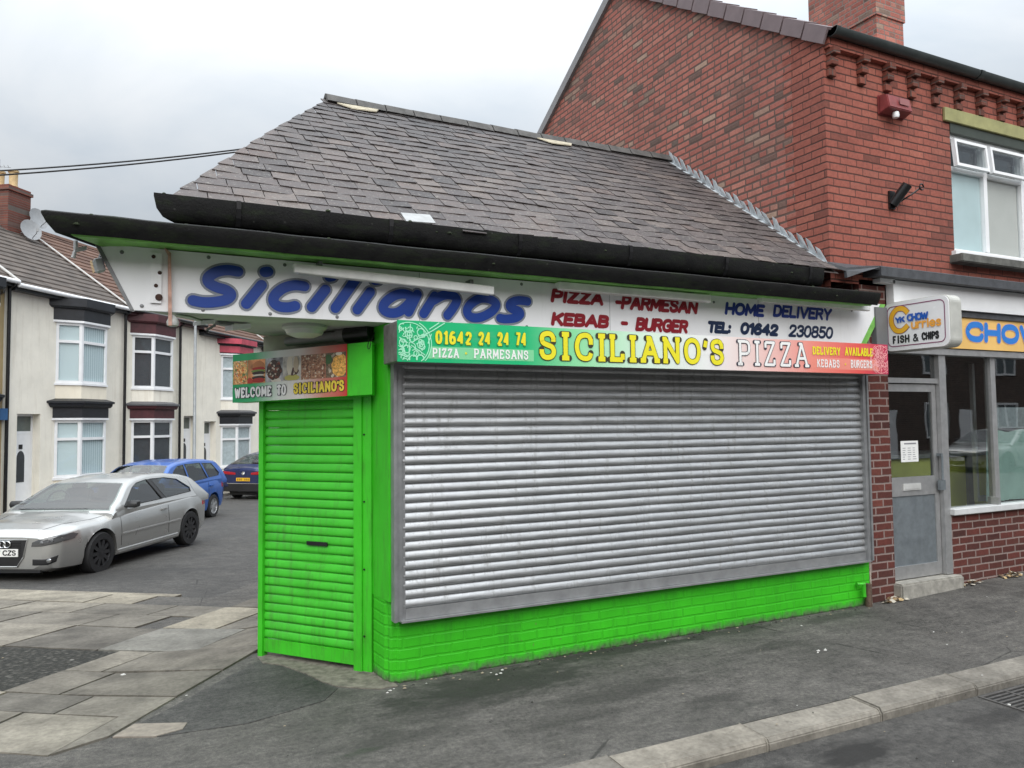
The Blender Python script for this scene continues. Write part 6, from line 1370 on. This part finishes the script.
    def decal(name, poly, ax, sg, m, off=.006, par=None, shade=True):
        c = (sum(p[0] for p in poly) / len(poly), sum(p[1] for p in poly) / len(poly)); rings = []
        dn = []
        for (a0, a1), (b0, b1) in zip(poly, list(poly[1:]) + [poly[0]]): dn += [(a0 + (b0 - a0) * k / 5, a1 + (b1 - a1) * k / 5) for k in range(5)]
        poly = dn
        for f, o_ in ((1.0, -.012), (1.0, off), (.85, off + .002), (.7, off + .003), (.5, off + .004), (.3, off + .004), (.02, off + .004)):
            r_ = []
            for p in poly:
                q = (c[0] + (p[0] - c[0]) * f, c[1] + (p[1] - c[1]) * f); h_, n__ = cast(q, ax, sg, True)
                if h_ is None: h_, n__ = cast((c[0] + (q[0] - c[0]) * .85, c[1] + (q[1] - c[1]) * .85), ax, sg, True)
                if h_ is None: h_, n__ = Vector((0, 0, .5)), Vector((1, 0, 0))
                if (n__.x if ax == 'x' else n__.y) * sg < 0: n__ = -n__
                r_.append(h_ + n__ * o_)
            rings.append(r_)
        mb = MB(); mb.loft(rings, True, True, 0, shade); return mb.build(name, m, par or t, auto=50)
    t_cast[0] = cast; t_decal[0] = decal
    return t, half, ysurf, ztop
def thing_part(name, parent, loc):
    o = bpy.data.objects.new(name, None); COL.objects.link(o); o.parent = parent; o.location = loc; return o
def m_carglass():
    m = NT('car glass', .03, .6); m.col(m.mix(m.noise(m.pos(), 1.1, 3), (.020, .025, .025), (.05, .06, .058))); m.b.inputs['Specular IOR Level'].default_value = .3; return m.m
m_glass_car = glass('car windscreen glass', (.48, .54, .52), 1.5, .04); m_glass_side = glass('car side glass', (.46, .52, .50), 1.5, .03); m_seat2 = plain('grey seat cloth', (.10, .10, .105), .9)
m_silver = carpaint('warm silver paint', (.46, .46, .445), .65, .25, .7); m_blue = carpaint('bright blue paint', (.008, .095, .40), .25, .3); m_navy = carpaint('dark blue paint', (.008, .018, .085), .3, .26)
m_blackrim = plain('satin black rim', (.035, .035, .038), .35, .4); m_silrim = plain('silver rim', (.50, .51, .52), .35, .7)

def put(o, P_, name, m, t, d):   # flat decal-like solid: polygon pushed out along d
    mb = MB(); mb.extr(P_, d); return mb.build(name, m, t)
# silver hatchback
SPEC = dict(paint=m_silver, W=1.765, wr=.325, axles=(1.27, -1.31), xs=None, tumble=.50, zbelt=.92, wbelt=.845, rim=m_blackrim, spokes=10, twin=False,
  body=[(2.12, .58, .25, .675, .70), (2.085, .69, .21, .71, .745), (1.99, .775, .19, .75, .80), (1.7, .85, .18, .79, .86), (1.27, .880, .18, .80, .885), (.92, .882, .175, .845, .945), (.3, .882, .17, .885, .95), (-.5, .882, .17, .915, .97), (-1.31, .885, .18, .935, .98), (-1.75, .86, .20, .945, .985), (-2.0, .80, .24, .93, .965), (-2.09, .70, .32, .86, .90)],
  cab=[(1.02, .90), (.85, 1.02), (.22, 1.335), (.0, 1.385), (-.4, 1.425), (-.9, 1.415), (-1.4, 1.36), (-1.68, 1.30), (-1.95, 1.02), (-2.02, .95)],
  side_glass=[[(.66, .965), (.20, 1.235), (.02, 1.30), (-.30, 1.335), (-.44, .985)], [(-.55, .99), (-.42, 1.335), (-.85, 1.325), (-1.20, 1.27), (-1.47, 1.09), (-1.44, 1.02)]],
  side_trim=[[(-.445, .985), (-.305, 1.335), (-.415, 1.335), (-.545, .99)]],
  screen=(.96, .27), backlight=(-1.72, -1.93))
fw = (-U * 2.72 + N * .27).normalized(); hd = math.atan2(fw.y, fw.x)
cc = Vector((-.53, 14.73, -.435))
# pitch follows the road slightly through the axle heights
sc, half_, ys_, zt_ = car('silver three door hatchback with black wheels parked nose out in the side street', cc, hd, SPEC)
sc.scale = (1.05, 1.05, .965)
t = sc
def onbody(x, z, s, off=.003):
    hp = half_(x); pts = hp[2:10]
    for (y0, z0), (y1, z1) in zip(pts, pts[1:]):
        if z0 <= z <= z1: return (x, s * (y0 + (y1 - y0) * (z - z0) / (z1 - z0) + off), z)
    return (x, s * (pts[-1][0] + off), z)
dec = t_decal[0]; cst_ = t_cast[0]
gr = dec('grille', [(-.37, .655), (-.32, .42), (-.24, .29), (.24, .29), (.32, .42), (.37, .655)], 'x', 1, m_trimblk, .006)
nx = cst_((0, .5), 'x', 1).x
mb = MB(); ol = [(-.375, .665), (-.325, .42), (-.245, .28), (.245, .28), (.325, .42), (.375, .665), (-.375, .665)]; mb.tube([(cst_((y * .98, min(z, .64)), 'x', 1).x + .008, y, z) for y, z in ol], .011, 6); mb.build('grille_surround', m_silver, gr)
mb = MB()
for i in range(6): mb.box((nx + .008, -.29, .45 + i * .034), (nx + .016, .29, .457 + i * .034))
mb.build('grille_bars', m_blackgloss, gr)
mb = MB()
for i in range(4):
    c = (nx + .02, -.105 + i * .07, .60); pts = [(c[0], c[1] + .046 * math.cos(a), c[2] + .046 * math.sin(a)) for a in [k * 6.2832 / 20 for k in range(21)]]
    mb.tube(pts, .0085, 6, 0, False)
mb.build('ring_emblem', m_chrome, gr)
mb = MB(); mb.box((nx + .014, -.26, .425), (nx + .024, .26, .535)); pl = mb.build('number_plate', m_plate_w, t)
word('plate_lettering', '7 CZS', (-.04, .235, .442, .52), .016, lambda u, v, d: Vector((nx + .024 + d, u, v)), .001, BLK, pl, round_=False)
for s in (-1, 1):
    ly = [(.43, .565), (.44, .625), (.53, .665), (.63, .695), (.74, .715), (.80, .725), (.825, .70), (.815, .64), (.72, .60), (.58, .57)]
    hl = dec('headlight', [(s * y, z) for y, z in ly], 'x', 1, m_lens, .006)
    for (y, z, r_) in ((.57, .62, .026), (.68, .65, .022)):
        mb = MB(); c = cst_((s * y, z), 'x', 1) + Vector((.010, s * .004, 0)); mb.lathe([(0, .004), (r_ * .8, .004), (r_, 0)], c, 'x', 14); mb.build('bulb', m_galv_dk, hl)
    il = dec('bumper_intake', [(s * y, z) for y, z in [(.45, .30), (.45, .385), (.62, .385), (.74, .43), (.72, .34), (.64, .30)]], 'x', 1, m_trimblk, .004)
    c = cst_((s * .66, .36), 'x', 1) + Vector((.008, 0, 0)); mb = MB(); mb.lathe([(0, .02), (.028, .015), (.034, 0)], c, 'x', 14); mb.build('fog_lamp', m_chrome, il)
    mb = MB(); p = Vector((.60, s * (ys_(1.0) + .12), 1.0)); mb.loft([[p + Vector((a * q, s * b * 1, c_ * q)) for a, c_ in ((-.07, -.05), (.05, -.055), (.07, 0), (.04, .06), (-.07, .055))] for b, q in ((-.08, .7), (-.03, 1), (.06, 1), (.09, .7))], True, True, 0, True); mb.obox(p + Vector((.01, -s * .10, -.04)), (.025, 0, 0), (0, .05, 0), (0, 0, .012)); mb.build('wing_mirror', m_trimblk, t, auto=60)
    mb = MB()
    for x0, x1, z in ((.78, -.95, .545), ):
        a, b = [], []
        for i in range(13):
            x = x0 + (x1 - x0) * i / 12; p = Vector(onbody(x, z, s, .0)); a.append([p + Vector((0, s * q, w_)) for q, w_ in ((-.005, -.018), (.012, -.012), (.012, .012), (-.005, .018))])
        mb.loft(a, True, True)
    mb.build('rubbing_strip', m_silver, t)
    mb = MB(); a = []
    for i in range(13):
        x = .88 - 1.75 * i / 12; p = Vector(onbody(x, .29, s, .0)); a.append([p + Vector((0, s * q, w_)) for q, w_ in ((-.01, -.05), (.018, -.035), (.022, .012), (-.01, .035))])
    mb.loft(a, True, True, 0, True); mb.build('sill', m_silver, t)
    for x in (.80, -.56):       # door shut lines
        mb = MB(); pts = [Vector(onbody(x + .02 * (z - .5), z, s, .001)) for z in [.36 + i * .045 for i in range(12)]]; mb.tube(pts, .0035, 4); mb.build('door_gap', m_trimblk, t)
    p = Vector(onbody(-.40, .80, s, .02)); mb = MB(); mb.obox(p, (.085, 0, 0), (0, .014, 0), (0, 0, .016)); bevel(mb.build('door_handle', m_silver, t), .008, 2)
    dec('tail_light', [(-1.78, .72), (-1.80, .90), (-1.97, .90), (-2.0, .80), (-1.97, .72)], 'y', s, m_tail)
t_bm = bmesh.new(); t_bm.from_mesh([c_ for c_ in t.children if c_.name.startswith('body')][0].data); bv_ = BVHTree.FromBMesh(t_bm); t_bm.free()
for s in (-1, 1):
    pts = []
    for i in range(16):
        x = 2.02 - 1.0 * i / 15; y = s * (.44 + .30 * (i / 15) ** .7); h_ = bv_.ray_cast(Vector((x, y, 3)), Vector((0, 0, -1)))[0]
        if h_: pts.append(h_ + Vector((0, 0, .001)))
    mb = MB(); mb.tube(pts, .0035, 4); mb.build('bonnet_gap', m_trimblk, t)
mb = MB(); mb.tube([(.97, .45, .965), (.985, -.1, .965), (.97, -.6, .965)], .009, 6); mb.build('wiper', m_trimblk, t)
mb = MB(); a = []
for y in (-.55, -.3, 0, .3, .55): a.append([(nx - .02 * abs(y) + q, y, z) for q, z in ((-.05, .185), (.0, .19), (.0, .225), (-.05, .24))])
mb.loft(a); mb.build('bumper_lip', m_trimblk, t)

# blue people carrier seen from its rear quarter
SP2 = dict(paint=m_blue, W=1.69, wr=.30, axles=(1.30, -1.28), xs=None, tumble=.34, zbelt=.98, wbelt=.82, rim=m_silrim, spokes=5, twin=True, arch=1.16,
  body=[(2.05, .55, .30, .66, .70), (1.95, .72, .22, .76, .82), (1.6, .82, .2, .86, .95), (1.2, .842, .19, .92, 1.03), (.5, .845, .18, .95, 1.03), (-.6, .845, .18, .97, 1.02), (-1.3, .848, .19, .99, 1.03), (-1.75, .83, .22, .99, 1.03), (-1.98, .76, .27, .95, .98), (-2.05, .66, .36, .86, .90)],
  cab=[(1.55, .98), (1.2, 1.12), (.55, 1.45), (.2, 1.51), (-.5, 1.545), (-1.2, 1.52), (-1.7, 1.46), (-1.9, 1.30), (-2.02, .98)],
  side_glass=[[(.95, 1.03), (.50, 1.32), (.28, 1.41), (.0, 1.43), (.0, 1.01)], [(-.08, 1.01), (-.08, 1.435), (-.85, 1.43), (-.98, 1.05)], [(-1.06, 1.06), (-.95, 1.42), (-1.45, 1.39), (-1.68, 1.14), (-1.6, 1.08)]],
  screen=(1.45, .58), backlight=(-1.72, -1.99))
bc, half_, ys_, zt_ = car('bright blue compact people carrier parked behind the silver hatchback', Vector((.50, 20.58, -.60)), hd, SP2)
t = bc
for s in (-1, 1):
    t_decal[0]('tail_light', [(-1.74, .76), (-1.72, .96), (-1.90, .97), (-1.95, .88), (-1.92, .76)], 'y', s, m_tail)
    p = Vector((.75, s * (ys_(1.06) + .11), 1.07)); mb = MB(); mb.obox(p, (.05, 0, 0), (0, .09, 0), (0, 0, .065)); bevel(mb.build('wing_mirror', m_blue, t), .03, 2)
    for x in (-.30, -1.1): p = Vector(onbody(x, .84, s, .02)); mb = MB(); mb.obox(p, (.09, 0, 0), (0, .014, 0), (0, 0, .016)); mb.build('door_handle', m_blue, t)
    for x in (.85, -.05, -.98):
        mb = MB(); pts = [Vector(onbody(x, z, s, .001)) for z in [.34 + i * .05 for i in range(13)]]; mb.tube(pts, .004, 4); mb.build('door_gap', m_trimblk, t)
# dark blue coupe style tall car, tail towards us
SP3 = dict(paint=m_navy, W=1.95, wr=.36, axles=(1.45, -1.42), xs=None, tumble=.45, zbelt=1.06, wbelt=.92, rim=m_silrim, spokes=5, twin=True,
  body=[(2.3, .6, .35, .75, .8), (2.1, .82, .28, .85, .95), (1.6, .95, .25, .95, 1.05), (.8, .975, .24, 1.02, 1.1), (-.6, .975, .24, 1.06, 1.12), (-1.45, .985, .26, 1.08, 1.16), (-2.0, .96, .30, 1.06, 1.16), (-2.28, .88, .38, 1.02, 1.10), (-2.36, .78, .48, .96, 1.02)],
  cab=[(1.25, 1.06), (.9, 1.22), (.3, 1.53), (-.1, 1.59), (-.6, 1.60), (-1.2, 1.52), (-1.9, 1.25), (-2.15, 1.10)],
  side_glass=[[(.75, 1.12), (.25, 1.42), (-.1, 1.48), (-.5, 1.48), (-.5, 1.12)], [(-.58, 1.12), (-.58, 1.48), (-1.0, 1.42), (-1.5, 1.22), (-1.45, 1.15)]],
  screen=(1.15, .35), backlight=(-1.25, -1.98))
fw2 = (U * 1.0 + N * 0.10).normalized()
nc, half_, ys_, zt_ = car('dark blue coupe style car with red tail lights parked tail towards the shop', ST(22.3, -10.05, -.76), math.atan2(fw2.y, fw2.x), SP3)
t = nc
for s in (-1, 1):
    t_decal[0]('tail_light', [(s * y, z) for y, z in [(.30, .875), (.30, .94), (.55, .975), (.79, .985), (.80, .91), (.55, .875)]], 'x', -1, m_tail, .01)
mb = MB(); mb.lathe([(.055, 0), (.06, -.012), (.05, -.016), (.048, -.004)], (-2.365, 0, .92), 'x', 20)
for k in range(3):
    a = math.pi / 2 + k * 2.0944; mb.tube([(-2.375, 0, .92), (-2.375, .05 * math.cos(a), .92 + .05 * math.sin(a))], .007, 5)
mb.build('star_badge', m_chrome, t)
mb = MB(); mb.box((-2.385, -.26, .66), (-2.36, .26, .77)); pl = mb.build('number_plate', m_plate_y, t)
mb = MB()
for i, y in enumerate((-.21, -.145, -.08, -.01, .065, .13, .20)):
    if i == 3: continue
    mb.box((-2.388, y - .022, .68), (-2.3855, y + .022, .75))
mb.build('plate_lettering', flat('worn plate print', (.30, .17, .02), .5), pl)
mb = MB(); a = []
for y in (-.86, -.6, 0, .6, .86): a.append([(-2.40 + .12 * (abs(y) / .86) ** 3 + q, y, z) for q, z in ((.03, .30), (0, .32), (0, .565), (.05, .58))])
mb.loft(a); mb.build('rear_bumper', m_trimblk, t)
mb = MB(); a = []
for y in (-.86, -.6, 0, .6, .86): a.append([(-2.41 + .12 * (abs(y) / .86) ** 3 + q, y, z) for q, z in ((.03, .565), (0, .57), (0, .59), (.05, .595))])
mb.loft(a); mb.build('chrome_strip', m_chrome, t)

# ------------------------------------------------------------------ across the main road: what the shop window reflects
op = thing('reflected_terrace', 'dark brick terrace across the main road, seen as a reflection in the chip shop window', 'building', (0, -10.5, 0))
mb = MB(); mb.box((-16, -8, -.3), (62, 0, 6.0)); mb.build('wall', m_brick_opp, op)
mb = MB(); mb.extr([(-16, .3, 6.0), (-16, -4, 8.8), (-16, -8.3, 6.0)], (78, 0, 0)); mb.build('roof', m_tileB, op)
for i in range(16):
    x = -14 + i * 4.8
    for (z0, z1) in ((.9, 2.4), (3.6, 5.1)):
        mb = MB(); mb.box((x, .002, z0), (x + .08, .05, z1)); mb.box((x + 1.3, .002, z0), (x + 1.38, .05, z1)); mb.box((x + .08, .002, z0), (x + 1.3, .05, z0 + .08)); mb.box((x + .08, .002, z1 - .08), (x + 1.3, .05, z1)); mb.box((x + .65, .002, z0 + .08), (x + .71, .05, z1 - .08))
        w = mb.build('window', m_white, op); mb = MB(); mb.box((x + .08, .003, z0 + .08), (x + 1.3, .01, z1 - .08)); mb.build('pane', flat('opposite glass', (.10, .12, .13), .1), w)
    mb = MB(); mb.box((x + 2.2, .002, 0), (x + 3.1, .04, 2.1)); mb.build('door', m_white, op)
rc = copy_tree(sc); rc.location = (23.6, -4.0, .10); rc.rotation_euler = (0, 0, math.pi); rc['label'] = 'pale parked hatchback across the main road, seen only as a reflection in the shop window'; rc['group'] = 'cars parked on the main road'
